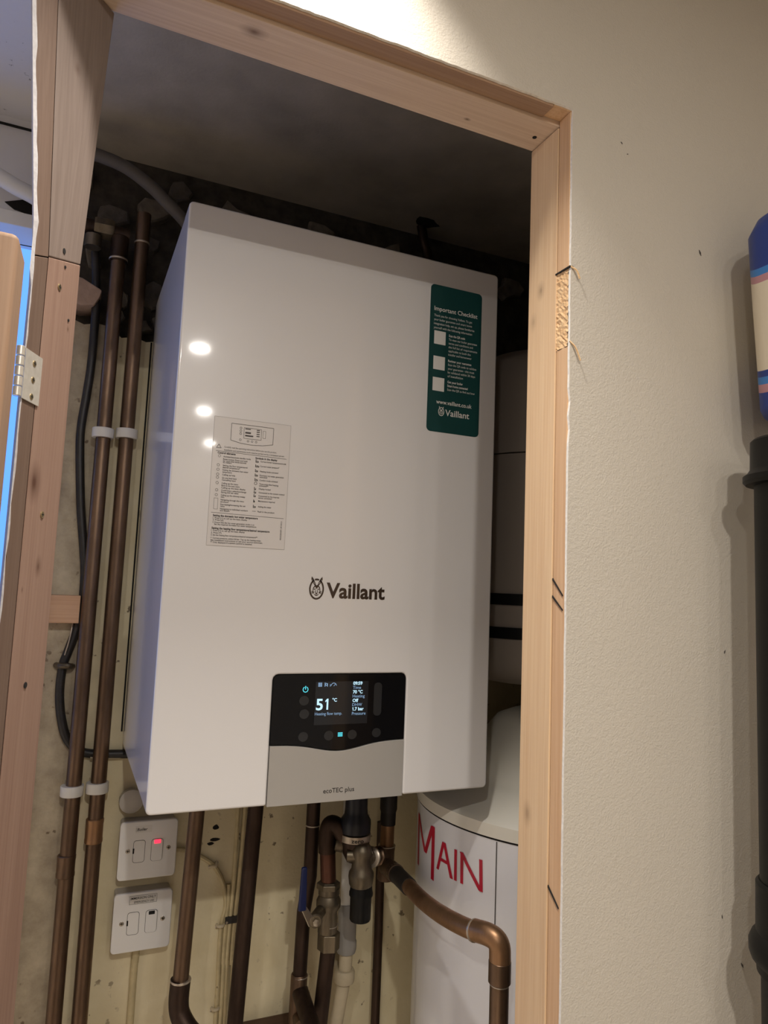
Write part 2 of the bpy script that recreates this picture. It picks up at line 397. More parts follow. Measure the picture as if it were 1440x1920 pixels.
# the ragged hole in the wall around the white pipe
hp = [(-0.236, 0.842), (-0.222, 0.833), (-0.196, 0.829), (-0.165, 0.830), (-0.165, 0.858), (-0.19, 0.856), (-0.21, 0.852)]
MB().prism(hp, WB - 0.002, WB + 0.001).build('hole', M_DARKHOLE, wb)
for k, (cx, cz, w, h) in enumerate([(-0.011, 0.832, .032, .045), (-0.102, 0.79, .03, .05), (-0.056, 0.795, .03, .04), (0.0, 0.745, .04, .06),
        (-0.05, 0.727, .026, .045), (0.022, 0.70, .05, .035), (-0.057, 0.695, .03, .03), (-0.015, 0.685, .03, .03), (-0.14, 0.86, .05, .04),
        (-0.08, 0.87, .06, .05), (-0.01, 0.89, .06, .05), (0.06, 0.86, .06, .06), (0.07, 0.78, .06, .06), (0.13, 0.84, .06, .05), (0.12, 0.92, .07, .05),
        (0.20, 0.89, .07, .05), (0.28, 0.86, .06, .06), (0.29, 0.93, .07, .04), (0.37, 0.88, .07, .06), (0.44, 0.92, .05, .05), (0.56, 0.90, .07, .06),
        (0.64, 0.84, .07, .07), (0.72, 0.91, .07, .06), (-0.13, 0.93, .06, .05), (0.03, 0.945, .06, .04), (0.20, 0.80, .06, .06)]):
    q = []; n = random.choice((7, 8, 9)); a0 = random.random() * 6
    for i in range(n):
        a = a0 + 2 * math.pi * i / n; rr = random.uniform(0.55, 1.15)
        q.append((cx + w * 0.5 * rr * math.cos(a), cz + h * 0.5 * rr * math.sin(a)))
    yf = random.uniform(0.383, 0.393); m = MB()
    inner = [(cx + (x - cx) * 0.86, cz + (z - cz) * 0.86) for x, z in q]
    vs = [(x, 0.41, z) for x, z in q] + [(x, yf + 0.005, z) for x, z in q] + [(x, yf + random.uniform(-.001, .001), z) for x, z in inner]
    fs = [[i, (i + 1) % n, n + (i + 1) % n, n + i] for i in range(n)] + [[n + i, n + (i + 1) % n, 2 * n + (i + 1) % n, 2 * n + i] for i in range(n)] + [list(range(2 * n, 3 * n))]
    m.add(vs, fs).build('stone', M_STONE if k % 3 else M_STONE2, wb, smooth=False)
lp = [(-0.135, 0.738), (-0.115, 0.736), (-0.084, 0.721), (-0.087, 0.708), (-0.094, 0.694), (-0.115, 0.690), (-0.135, 0.695)]
MB().prism(lp[::-1], 0.352, 0.41).build('plaster_lump', M_LUMP, wb, bevel=0.003)
for (x, z, rx, rz) in [(0.157, -0.141, .0055, .0045), (0.157, -0.160, .008, .0028), (0.150, -0.166, .006, .003)]:
    n = 9; q = [(x + rx * random.uniform(.7, 1.1) * math.cos(2 * math.pi * i / n), z + rz * random.uniform(.7, 1.1) * math.sin(2 * math.pi * i / n)) for i in range(n)]
    MB().prism(q, WB - 0.0008, WB + 0.002).build('plug_hole', M_DARKHOLE, wb)

n = 11; q = [(.49 + .030 * random.uniform(.6, 1.1) * math.cos(2 * math.pi * i / n), .352 + .022 * random.uniform(.6, 1.0) * math.sin(2 * math.pi * i / n)) for i in range(n)]
MB().hexa(q, CEIL - .0012, CEIL + .002).build('ceiling_hole', M_DARKHOLE, cc)
w1 = thing('window_1', (-0.6, WB, -0.12), 'white framed window in the back wall with blue daylight behind', None, None, 'structure')
MB().box(-1.05, -0.165, WB - 0.012, 0.45, 0.803, 0.826).build('head', M_WHITE, w1, bevel=0.002)
MB().box(-1.05, -0.165, WB - 0.03, 0.46, -0.12, -0.095).build('sill', M_WHITE, w1, bevel=0.003)
MB().box(-0.180, -0.165, 0.40, 0.45, -0.095, 0.803).build('jamb', M_WHITE, w1)
MB().box(-1.05, -1.02, 0.40, 0.45, -0.095, 0.803).build('jamb', M_WHITE, w1)
MB().box(-1.02, -0.180, 0.432, 0.436, -0.095, 0.803).build('pane', M_GLASS, w1)

# front wall: thin plaster coat with a slightly ragged white edge around the opening
def front_skin():
    zs = [FLOOR + (ZH + 0.007 - FLOOR) * k / 150 for k in range(151)]
    edge = [(XR + 0.0012 + random.uniform(-0.0002, 0.0003) + (0.0014 if 0.36 < z < 0.46 and random.random() < .25 else 0), z) for z in zs]
    edge[-1] = (XR + 0.002, ZH + 0.007)
    xs = [XR - (XR + 0.17) * k / 90 for k in range(1, 91)]
    edge += [(x, ZH + 0.007 + random.uniform(-0.0003, 0.0005)) for x in xs]
    return [(2.0, FLOOR)] + [(2.0, CEIL + 0.004), (-0.17, CEIL + 0.004)] + edge[::-1]
pp = front_skin(); m = MB(); n = len(pp)
m.prism(pp, YF, YF + 0.003)
for i in range(n):
    if pp[i][0] < XR + 0.02 and pp[(i + 1) % n][0] < XR + 0.02: m.mi[2 + i] = 1
wf = m.build('wall_front', [M_PLASTER, M_EDGE], kind='structure', smooth=False, label='magnolia plastered wall around the cupboard opening')
MB().box(XR + 0.050, 2.0, YF + 0.003, YJ + 0.02, FLOOR, CEIL).build('stud_wall', M_CEIL, wf)
MB().box(-0.17, 2.0, YF + 0.003, YJ + 0.02, ZH + 0.07, CEIL).build('stud_wall', M_CEIL, wf)
for (x, z, l, a) in [(0.499, 0.636, .007, -65), (0.390, 0.730, .003, -40), (0.398, 0.72, .002, 10), (0.53, 0.21, .004, 70), (0.55, -0.1, .006, -60), (0.523, -0.05, .004, 100)]:
    m = MB(); a = math.radians(a); c, s_ = math.cos(a), math.sin(a)
    P = [(-l / 2, 0), (0, -l * .13), (l / 2, 0), (0, l * .16)]
    m.prism([(x + p * c - q * s_, z + p * s_ + q * c) for p, q in P], YF - 0.0006, YF + 0.001).build('chip_mark', M_GREYINK, wf)

# ------------------------------------------------------------------ timber lining of the opening
T0 = Vector((0.1, -0.27, FLOOR))
fr = thing('trim_1', T0, 'raw softwood timber lining around the boiler cupboard opening', None, None, 'structure')
def K(x, y, z, r, d=0.8): return ((x - T0.x, y - T0.y, z - T0.z), r, d)
W_R = wood('pine_right_stud', 2, srgb(230, 200, 160), srgb(214, 178, 138), [K(XR, -.262, .575, .011, .5), K(XR, -.255, .05, .012, .4), K(XR, -.25, .545, .01, .3)])
W_H = wood('pine_header', 0, srgb(222, 198, 174), srgb(202, 174, 148), [K(.012, -.272, ZH, .013, .8), K(.237, -.255, ZH, .004, .9)])
W_B = wood('pine_batten', 2, srgb(220, 184, 144), srgb(200, 158, 118), [])
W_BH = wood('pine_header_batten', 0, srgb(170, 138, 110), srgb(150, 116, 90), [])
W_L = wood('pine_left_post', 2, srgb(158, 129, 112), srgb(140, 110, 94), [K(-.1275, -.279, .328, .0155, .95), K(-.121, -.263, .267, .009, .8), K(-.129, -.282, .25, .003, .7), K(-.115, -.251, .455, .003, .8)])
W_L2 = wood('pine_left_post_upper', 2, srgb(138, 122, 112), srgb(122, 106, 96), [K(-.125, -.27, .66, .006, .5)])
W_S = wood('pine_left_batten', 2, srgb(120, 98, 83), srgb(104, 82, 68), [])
W_ROUGH = wood('chiselled_pine', 0, srgb(232, 200, 154), srgb(208, 164, 116), [])
W_DOOR = wood('pine_door', 2, srgb(168, 138, 112), srgb(150, 118, 92), [])
W_BLOCK = wood('pine_block', 0, srgb(200, 162, 130), srgb(178, 138, 106), [])

MB().box(XR, XR + 0.048, YJ, YR, FLOOR, ZH).build('post', W_R, fr, bevel=0.0012)
MB().box(-0.165, XR + 0.048, YJ, YR, ZH + 0.0008, ZH + 0.047).build('header', W_H, fr, bevel=0.0012)
Zn0, Zn1 = 0.503, 0.582
def batten(z0, z1, dx=0.0005): return MB().box(XR + dx, XR + 0.046, YF + 0.003, YJ - 0.0012, z0, z1)
batten(Zn1 + 0.0012, ZH + 0.006).build('batten', W_B, fr, bevel=0.0006)
batten(FLOOR, Zn0, 0.0012).build('batten', W_B, fr, bevel=0.0006)
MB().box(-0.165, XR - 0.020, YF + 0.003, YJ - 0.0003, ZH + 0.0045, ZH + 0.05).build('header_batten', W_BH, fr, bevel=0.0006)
MB().box(XR - 0.0195, XR + 0.046, YF + 0.003, YJ - 0.0003, ZH + 0.0062, ZH + 0.05).build('header_batten', W_B, fr, bevel=0.0006)
# chiselled recess (rough grid facing the opening)
m = MB(); ny, nz = 9, 34; idx = {}
vs = []
for j in range(nz + 1):
    for i in range(ny + 1):
        y = (YF + 0.0032) + (YJ + 0.0035 - YF - 0.0032) * i / ny; z = Zn0 + (Zn1 - Zn0) * j / nz
        vs.append((XR + 0.0008 + random.uniform(-0.0005, 0.0009) + (0.0008 if random.random() < .08 else 0), y, z))
fs = [[j * (ny + 1) + i, j * (ny + 1) + i + 1, (j + 1) * (ny + 1) + i + 1, (j + 1) * (ny + 1) + i] for j in range(nz) for i in range(ny)]
m.add(vs, fs); m.box(XR + 0.004, XR + 0.046, YF + 0.003, YJ - 0.001, Zn0, Zn1).build('chiselled_recess', W_ROUGH, fr, smooth=False)
# splinter and saw cuts
MB().prism([(XR - 0.0004, 0.5818), (XR + 0.004, 0.5816), (XR + 0.004, 0.5832), (XR - 0.0004, 0.5832)], YF - 0.0005, YJ + 0.001).build('saw_cut', M_DARKHOLE, fr)
MB().tube([(XR + 0.001, YF, 0.5825), (XR + 0.006, YF - 0.003, 0.578), (XR + 0.009, YF - 0.004, 0.570)], [0.0009] * 15, 5).build('splinter', W_ROUGH, fr)
MB().tube([(XR + 0.001, YF, 0.507), (XR + 0.006, YF - 0.003, 0.500), (XR + 0.011, YF - 0.004, 0.488)], [0.0008] * 15, 5).build('splinter', W_ROUGH, fr)
for (z0, z1) in ((0.2765, 0.2615), (0.260, 0.248), (-0.005, -0.018)):
    m = MB(); m.add([(XR + 0.0002, YJ - 0.001, z0 + .0012), (XR + 0.0002, YJ - 0.001, z0 - .0008), (XR + 0.0002, YF + 0.005, z1 - .0008), (XR + 0.0002, YF + 0.005, z1 + .0004),
           (XR + 0.003, YJ - 0.001, z0 + .0012), (XR + 0.003, YJ - 0.001, z0 - .0008), (XR + 0.003, YF + 0.005, z1 - .0008), (XR + 0.003, YF + 0.005, z1 + .0004)],
          [[0, 1, 2, 3], [7, 6, 5, 4], [0, 4, 5, 1], [1, 5, 6, 2], [2, 6, 7, 3], [3, 7, 4, 0]]).build('saw_cut', M_DARKHOLE, fr)
# left post: splayed reveal, spliced at ZS, the upper length twisted open
ZS = 0.507
Lq = [(-0.1315, -0.2875), (-0.1098, -0.240), (-0.125, -0.220), (-0.1425, -0.250)]
Lt = [(-0.1432, -0.2875), (-0.1010, -0.240), (-0.125, -0.220), (-0.1505, -0.250)]
Ls = [(-0.1314, -0.2875), (-0.1103, -0.240), (-0.125, -0.220), (-0.1425, -0.250)]
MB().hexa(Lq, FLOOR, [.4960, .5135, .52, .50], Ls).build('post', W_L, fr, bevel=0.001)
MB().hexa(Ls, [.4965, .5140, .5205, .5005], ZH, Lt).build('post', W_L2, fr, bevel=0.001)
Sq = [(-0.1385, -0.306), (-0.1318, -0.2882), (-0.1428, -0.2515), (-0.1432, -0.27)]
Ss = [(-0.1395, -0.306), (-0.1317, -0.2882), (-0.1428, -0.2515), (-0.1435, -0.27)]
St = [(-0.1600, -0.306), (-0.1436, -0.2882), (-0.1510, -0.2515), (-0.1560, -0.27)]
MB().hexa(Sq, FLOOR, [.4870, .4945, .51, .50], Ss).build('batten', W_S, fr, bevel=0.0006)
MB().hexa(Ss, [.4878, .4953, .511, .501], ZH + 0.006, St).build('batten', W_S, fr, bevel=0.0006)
m = MB()                                           # ragged plaster edge on the outer side of the post
lv = [FLOOR + (ZH - FLOOR) * k / 170 for k in range(171)]
for a, b_ in zip(lv[:-1], lv[1:]):
    pass
vs = []; fs = []
for k, z in enumerate(lv):
    t = max(0, (z - ZS) / (ZH - ZS)); sx = -0.1395 - 0.0205 * t + (0.001 if z < 0.2 else 0); j = random.uniform(-0.0004, 0.0008)
    vs += [(sx + 0.0002 + j, -0.3062, z), (sx - (0.0022 if z > 0.47 else 0.0005), -0.3085 + (0 if z > 0.47 else 0.002), z), (sx - 0.0045, -0.272, z), (sx - 0.003, -0.268, z)]
for k in range(170):
    for i in range(4): fs.append([4 * k + i, 4 * k + (i + 1) % 4, 4 * k + 4 + (i + 1) % 4, 4 * k + 4 + i])
m.add(vs, fs + [[3, 2, 1, 0], [680, 681, 682, 683]]).build('plaster_edge', M_EDGE2, fr, smooth=False)
# screws driven into the timbers
def put_screw(p, normal, r, mat, parent, name='screw'):
    n_ = Vector(normal).normalized(); mb = MB(); p = Vector(p)
    mb.lathe([(r, -0.0008), (r, 0.0002), (r * 0.85, 0.0005), (r * 0.30, 0.0005)], p, n_, 14)
    u = n_.orthogonal().normalized(); w = n_.cross(u); q = p + n_ * 0.00058
    for a, c in ((u + w, u - w), (u - w, u + w)):
        a = a.normalized(); c = c.normalized()
        mb.add([q + a * r * .6 + c * r * .15, q + a * r * .6 - c * r * .15, q - a * r * .6 - c * r * .15, q - a * r * .6 + c * r * .15], [[0, 1, 2, 3]], 1)
    return mb.build(name, [mat, M_DARKHOLE], parent)
NL = Vector((0.912, -0.409, 0))
def on_post(t, z):
    return Vector((-0.1314 + 0.0212 * t, -0.2875 + 0.0475 * t, z)) + NL * 0.0003
for t, z, r in ((0.38, 0.481, .0026), (0.48, 0.306, .0026)):
    put_screw(on_post(t, z), NL, r, M_BRASSY, fr)
for t, z, r in ((0.42, 0.511, .0022), (0.44, 0.181, .0022), (0.75, 0.462, .0011), (0.5, 0.5, .0012)):
    MB().lathe([(r, -0.001), (r, 0.0003)], on_post(t, z), NL, 9).build('nail_hole', M_DARKHOLE, fr)
MB().lathe([(.0024, -0.001), (.0024, 0.0004)], (0.315, -0.262, ZH + 0.0008), (0, 0, -1), 10).build('nail_hole', M_DARKHOLE, fr)
# hinge on the post
S0, L0 = Vector((-0.1396, -0.306, 0)), Vector((-0.1316, -0.2878, 0))
e = (L0 - S0).normalized(); NH = Vector((e.y, -e.x, 0))
hz0, hz1 = 0.3830, 0.4190
a, b_ = S0 + NH * 0.0012 - e * 0.001, L0 + NH * 0.0012 + e * 0.0035
hg = MB().hexa([(a.x, a.y), (b_.x, b_.y), (b_.x - NH.x * .0012, b_.y - NH.y * .0012), (a.x - NH.x * .0012, a.y - NH.y * .0012)], hz0, hz1)\
    .build('hinge', M_NICKEL, fr, bevel=0.0003, label='polished nickel butt hinge with three screws')
for k in range(5):
    z0 = hz0 + (hz1 - hz0) * k / 5; h = (hz1 - hz0) / 5 - 0.0006
    MB().lathe([(.0024, 0), (.0029, .0004), (.0029, h - .0004), (.0024, h)], (-0.1420, -0.3120, z0), (0, 0, 1), 14).build('knuckle', M_NICKEL, hg)
for z in (0.4115, 0.3995, 0.3873):
    p = (a + b_) / 2 + e * 0.0005; put_screw((p.x, p.y, z), NH, .0024, M_BRASSY, hg)

# ------------------------------------------------------------------ the open cupboard door
dr = thing('door_2', (-0.37, -0.34, FLOOR + 0.01), 'unpainted pine cupboard door folded open beside the hinge', None, None, 'structure')
DZ = 0.478
MB().hexa([(-0.215, -0.362), (-0.1458, -0.359), (-0.1440, -0.318), (-0.215, -0.321)], FLOOR + 0.01, DZ).build('stile', W_DOOR, dr, bevel=0.004, seg=3)
MB().box(-0.60, -0.53, -0.362, -0.321, FLOOR + 0.01, DZ).build('stile', W_DOOR, dr, bevel=0.004)
MB().box(-0.53, -0.215, -0.362, -0.321, DZ - 0.07, DZ).build('rail', W_DOOR, dr, bevel=0.003)
MB().box(-0.53, -0.215, -0.362, -0.321, FLOOR + 0.01, FLOOR + 0.1).build('rail', W_DOOR, dr, bevel=0.003)
MB().box(-0.53, -0.215, -0.348, -0.336, FLOOR + 0.1, DZ - 0.07).build('panel', W_DOOR, dr)

# ================================================================== THE BOILER
BW, BH, BD = 0.440, 0.720, 0.366
bo = thing('gas_boiler', (0.22, 0.18, 0.0), 'white wall-hung gas boiler with black display panel and stickers', 'boiler')
MB().box(0.0008, BW - 0.0008, 0.040, BD, 0.0008, BH - 0.0008).build('casing', M_ENAMEL, bo, bevel=0.003)
# front cover with the notch for the control panel
NX0, NX1, NZ = 0.1365, 0.3145, 0.1530
def cover():
    r = 0.007
    P = rrect(0, BW, 0, BH, 0.006, 4)
    a = [q for q in P]
    # insert the notch in the bottom edge (between corner a and corner b)
    k = 5
    notch = [(NX0, 0.0)] + [(NX0, NZ - r)] + [(NX0 + r - r * math.cos(math.radians(t)), NZ - r + r * math.sin(math.radians(t))) for t in (30, 60, 90)] \
        + [(NX1 - r + r * math.sin(math.radians(t)), NZ - r + r * math.cos(math.radians(t))) for t in (0, 30, 60, 90)] + [(NX1, 0.0)]
    return a[:k] + notch + a[k:]
MB().prism(cover(), 0.0, 0.039).build('front_cover', M_ENAMEL, bo, bevel=0.0028, seg=3)
MB().box(0.003, 0.437, 0.010, 0.350, -0.0002, 0.0015).build('base_plate', M_DARKRUB, bo)
# control panel: black glass with a wavy lower edge
def wave(x):
    t = (x - NX0) / (NX1 - NX0)
    return 0.0695 - 0.0095 * math.exp(-((t - 0.5) / 0.23) ** 2) - 0.002 * (1 - t) * (0.5 - abs(t - .5))
wx = [NX0 + 0.0006 + (NX1 - NX0 - 0.0012) * k / 40 for k in range(41)]
gtop = rrect(NX0 + 0.0006, NX1 - 0.0006, 0.1, NZ - 0.0006, 0.0066, 4, 'cd')[2:]
gp = [(x, wave(x) + 0.0006) for x in wx] + gtop
cp = MB().prism(gp, 0.0008, 0.02).build('control_panel', M_BLACKGLASS, bo, label='black glass control panel showing 51 degrees')
gx = gp
sf = [(NX0 + 0.0006, -0.0012), (NX1 - 0.0006, -0.0012)] + [(x, wave(x) - 0.0006) for x in wx[::-1]]
fl = MB().prism(sf, -0.0006, 0.02).build('lower_flap', M_SILVER, bo, bevel=0.0008, label='silver flap under the display')
t = MB(); text(t, 'ecoTEC plus', 0.2068, 0.0098, 0.0078, -0.0009, w=0.0405, bold=0.005); t.build('lettering', M_INK, fl, smooth=False)
YG = 0.0003
for (x, z) in ((.177, .121), (.178, .105), (.178, .078), (.211, .078), (.242, .078), (.275, .079)):
    m = MB(); disc(m, x, z, .0062, .0058, YG + 0.0002); m.build('touch_button', M_TOUCH, cp, smooth=False)
MB().prism(rrect(.2695, .2805, .100, .1415, .005), YG + 0.0002, YG + 0.0004).build('touch_slider', M_TOUCH, cp, smooth=False)
m = MB(); quad(m, .191, .2615, .0912, .1435, YG + 0.0003); m.build('screen', M_SCREEN, cp, smooth=False)
YT = YG - .0002
m = MB(); ring(m, .178, .1345, .0036, .0036, .0009, YT, a0=115, a1=425); quad(m, .1775, .1785, .1345, .1388, YT); m.build('power_symbol', M_CYAN, cp, smooth=False)
m = MB()
for k in range(3): quad(m, .2228, .2290, .0765 + k * .0018, .0777 + k * .0018, YT)
m.build('menu_symbol', M_CYAN, cp, smooth=False)
def say(s_, x, z, h, mat, w=None, bold=0.0):
    m = MB(); text(m, s_, x, z, h, YT, w=w, bold=bold); m.build('lettering', mat, cp, smooth=False)
def one(x, z, h, t, mat):                       # a figure one with a flag
    m = MB(); poly(m, [(x, z), (x + t, z), (x + t, z + h), (x + t * .25, z + h), (x - t * .95, z + h * .80), (x - t * .80, z + h * .68), (x, z + h * .80)], YT)
    m.build('lettering', mat, cp, smooth=False)
say('5', .1925, .1095, .0190, M_LCD, w=.0088, bold=.02); one(.2062, .1095, .0133, .0021, M_LCD)
say('°C', .2135, .1192, .0058, M_LCD, bold=.02)
for s_, z in (('09:59', .1392), ('70 °C', .1285), ('Off', .1180)): say(s_, .2405, z, .0056, M_LCD, bold=.025)
one(.2412, .1075, .0039, .0008, M_LCD); say('.7 bar', .2428, .1075, .0056, M_LCD, bold=.025)
say('Heating flow temp.', .1915, .1030, .0052, M_LCDDIM, w=.0355)
for s_, z in (('Time', .1340), ('Heating', .1234), ('DHW', .1128), ('Pressure', .1020)): say(s_, .2403, z, .0054, M_LCDDIM)
m = MB()
for k in range(4): quad(m, .1942 + k * .0013, .1951 + k * .0013, .1375, .1425, YT)
m.build('radiator_symbol', M_LCDDIM, cp, smooth=False)
m = MB()
for k in range(2): quad(m, .2025 + k * .0032, .2034 + k * .0032, .1375, .1425 - .001 * k, YT)
ring(m, .2046, .1402, .0013, .0018, .0006, YT, 10); m.build('flame_symbol', M_LCDDIM, cp, smooth=False)
m = MB(); quad(m, .2095, .2102, .1375, .1405, YT); ring(m, .2145, .1385, .0038, .0036, .0007, YT, 14, 0, 180); line(m, .2145, .138, .2165, .1405, .0006, YT)
m.build('gauge_symbol', M_LCDDIM, cp, smooth=False)
# emblem: hare's head inside an oval, and the wordmark
def emblem(mb, cx, cz, h, y):
    s = h / 27.0
    ring(mb, cx, cz, 10.0 * s, 13.4 * s, 2.1 * s, y, 36, -246, 66)
    ring(mb, cx, cz, 10.0 * s, 13.4 * s, 2.1 * s, y, 10, 72, 108)
    for d in (-1, 1):
        X = lambda v: cx + d * v * s
        Z = lambda v: cz + v * s
        ear_o = [(0.8, 4.5), (2.6, 9.0), (5.0, 13.6), (7.2, 16.0), (7.6, 12.6), (6.4, 9.6), (4.2, 6.4), (2.4, 4.0)]
        ear_i = [(2.6, 6.4), (3.8, 9.0), (5.2, 11.4), (6.0, 12.2), (6.0, 11.4), (5.2, 9.8), (4.0, 7.8), (3.0, 6.4)]
        vs = [(X(a), y, Z(b)) for a, b in ear_o + ear_i]; n8 = 8
        mb.add(vs, [[i, (i + 1) % n8, n8 + (i + 1) % n8, n8 + i] for i in range(n8)])
        for P in ([(0.0, 5.0), (2.6, 4.4), (1.2, 1.6), (0.0, 0.2)], [(2.6, 4.4), (4.6, 2.0), (5.2, -1.4), (4.4, -3.2), (4.0, -1.0), (3.4, 1.6), (2.0, 3.2)],
                  [(1.4, 0.8), (3.0, 0.4), (3.4, -1.0), (2.2, -1.2)], [(0.9, 0.0), (1.5, -1.6), (2.0, -4.4), (1.2, -4.8), (0.8, -2.4)],
                  [(0.0, -4.6), (1.6, -5.0), (1.0, -6.2), (0.0, -6.6)], [(0.0, -7.4), (2.6, -6.6), (3.6, -5.4), (3.0, -6.9), (1.4, -8.2), (0.0, -8.7)]):
            poly(mb, [(X(a), Z(b)) for a, b in P], y)
        for a0, b0, a1, b1 in ((3.4, -4.4, 6.8, -3.8), (3.4, -5.0, 6.4, -5.4), (3.2, -4.0, 6.4, -2.4)):
            line(mb, X(a0), Z(b0), X(a1), Z(b1), 0.7 * s, y)
m = MB(); emblem(m, .1855, .2572, .0262, -0.0006); m.build('emblem', M_CHROME_INK, bo, smooth=False, label='hare head in an oval emblem')
m = MB(); text(m, 'Vaillant', .1985, .2473, .0262, -0.0006, w=.0800, bold=.026); m.build('lettering', M_CHROME_INK, bo, smooth=False, label='metallic wordmark letters')
# green checklist sticker
gs = MB().prism(rrect(.3305, .4125, .4770, .6850, .006), -0.0006, 0.0004).build('checklist_sticker', M_GREEN, bo, label='dark green sticker with white checklist text')
m = MB(); YS = -0.0009
text(m, 'Important Checklist', .3365, .6478, .0088, YS, w=.0690, bold=.012)
for k, s_ in enumerate(('Thank you for choosing Vaillant. To get', 'your boiler guarantee and smart home', 'integration help, set up, please familiarise', 'yourself with the following information')):
    text(m, s_, .3365, .6392 - k * .0058, .0046, YS, w=(.0605, .0605, .0645, .0610)[k])
blocks = [(.6135, ('Scan the QR code', 'To view our boiler guarantee', 'terms and conditions and', 'the full list of requirements', 'applicable to both the', 'installer and homeowner')),
          (.5775, ('Register your guarantee', 'Scan the QR code to validate', 'your guarantee - this must', 'be validated within 30 days', 'of installation')),
          (.5475, ('Get your boiler', 'Smart home connected', 'Scan the QR to find out how'))]
for z, ls in blocks:
    for k, s_ in enumerate(ls):
        hd = k == 0 or (len(ls) == 3 and k == 1)
        text(m, s_, .3605, z - k * .0054, .0047 if hd else .0045, YS, w=min(.046, .00162 * len(s_)), bold=.018 if hd else 0)
text(m, 'www.vaillant.co.uk', .3440, .5165, .0080, YS, w=.0560, bold=.012)
text(m, 'Vaillant', .3585, .5010, .0125, YS, w=.0380, bold=.012); emblem(m, .3522, .5058, .0125, YS)
m.build('lettering', M_STWHITE, gs, smooth=False)
m = MB()
for z in (.6005, .5645, .5345): quad(m, .3375, .3555, z - .0005, z + .0185, YS)
m.build('white_square', M_STWHITE, gs, smooth=False)
# instruction label
il = MB().prism(rrect(.0465, .1415, .3035, .4590, .001), -0.0005, 0.0004).build('instruction_label', M_PAPER, bo, label='clear instruction label with small print')
m = MB(); YI = -0.0008; X0 = .0515
for a_ in ((.0467, .3037, .1413, .3037), (.1413, .3037, .1413, .4588), (.1413, .4588, .0467, .4588), (.0467, .4588, .0467, .3037)): line(m, *a_, .0003, YI + .0002)
m.build('outline', plain('label_edge', srgb(150, 143, 138), .4), il, smooth=False)
m = MB()
def frame(mb, P, t, y):
    for (a, b), (c, d) in zip(P, P[1:] + P[:1]): line(mb, a, b, c, d, t, y)
frame(m, [(.0675, .4525), (.1195, .4525), (.1195, .4318), (.107, .4292), (.0935, .4284), (.08, .4292), (.0675, .4318)], .0005, YI)
frame(m, [(.083, .4490), (.1045, .4490), (.1045, .4358), (.083, .4358)], .0004, YI)
for z in (.448, .4445, .441, .4335): ring(m, .079, z, .0014, .0014, .0004, YI, 10)
for x in (.0885, .0935, .0985): ring(m, x, .4328, .0013, .0013, .0004, YI, 10)
frame(m, [(.1065, .4475), (.1098, .4475), (.1098, .4385), (.1065, .4385)], .0003, YI)
quad(m, .0845, .0915, .4420, .4440, YI); quad(m, .0845, .0945, .4385, .4402, YI); quad(m, .0845, .0910, .4472, .4482, YI)
for z in (.4470, .4447, .4420, .4395): quad(m, .0985, .1025, z, z + .0010, YI)
def zz(p): return .4590 - (p - 90) / 1730 * .1555
def xx(p): return .0465 + (p - 110) * 9.27e-5
frame(m, [(xx(160), zz(515)), (xx(220), zz(515)), (xx(190), zz(465))], .0005, YI)
text(m, 'Carefully read the operating instructions before you use this product.', xx(260), zz(505), .0029, YI, w=.0645)
text(m, 'Installation and maintenance work must be carried out by a competent person.', xx(260), zz(545), .0029, YI, w=.0745)
line(m, xx(155), zz(556), xx(1095), zz(570), .0004, YI)
text(m, 'Control elements', xx(180), zz(592), .0033, YI, w=.0215, bold=.035); text(m, 'Symbols in the display', xx(675), zz(612), .0033, YI, w=.0275, bold=.035)
rows = [(625, 'Activate/deactivate standby mode', 0), (660, 'Reset button: Press and hold', 0), (685, 'for more than three seconds', 0), (705, 'to restart', 0),
        (745, 'Setting the flow temperature/', 1), (772, 'desired temperature*', 0), (806, 'Setting the domestic hot water', 1), (834, 'temperature', 0),
        (870, 'Calling up help', 1), (912, 'Go one level back', 1), (940, 'Cancelling input', 0), (985, 'Calling up the menu', 1),
        (1015, 'Back to the main menu', 0), (1045, 'Calling up the basic display', 0), (1080, 'Confirming a selection/change', 1), (1106, 'Saving the set value', 0),
        (1145, 'Calling up the chimney sweep', 1), (1170, 'menu', 0), (1206, 'Navigating through the menu', 0), (1233, 'structure', 0),
        (1268, 'Decreasing/increasing the set', 0), (1292, 'value', 0), (1326, 'Navigating to individual numbers', 0), (1350, 'and letters', 0)]
for p, s_, ic in rows:
    text(m, s_, xx(255), zz(p + 10), .0027, YI, w=.00104 * len(s_), bold=.012)
    if ic: ring(m, xx(197), zz(p), .0017, .0017, .0004, YI, 12)
frame(m, [(xx(172), zz(1190)), (xx(222), zz(1190)), (xx(222), zz(1335)), (xx(172), zz(1335))], .0003, YI); ring(m, xx(205), zz(622), .0016, .0016, .0003, YI, 12)
rows2 = [(640, 'Current burner temperature/mode'), (705, 'Current water pressure*'), (775, 'Heating mode activated'), (830, 'Domestic hot water generation'), (854, 'activated'),
         (897, 'Comfort mode activated'), (948, 'Time-controlled heating'), (972, 'activated**'), (1015, 'Display locked'), (1066, 'Connected to the system control'),
         (1112, 'Connected to the internet'), (1138, 'server connected'), (1182, 'Maintenance required'), (1258, 'Adding the water'), (1326, 'Fault in the product')]
for p, s_ in rows2: text(m, s_, xx(745), zz(p + 10), .0027, YI, w=.00104 * len(s_), bold=.012)
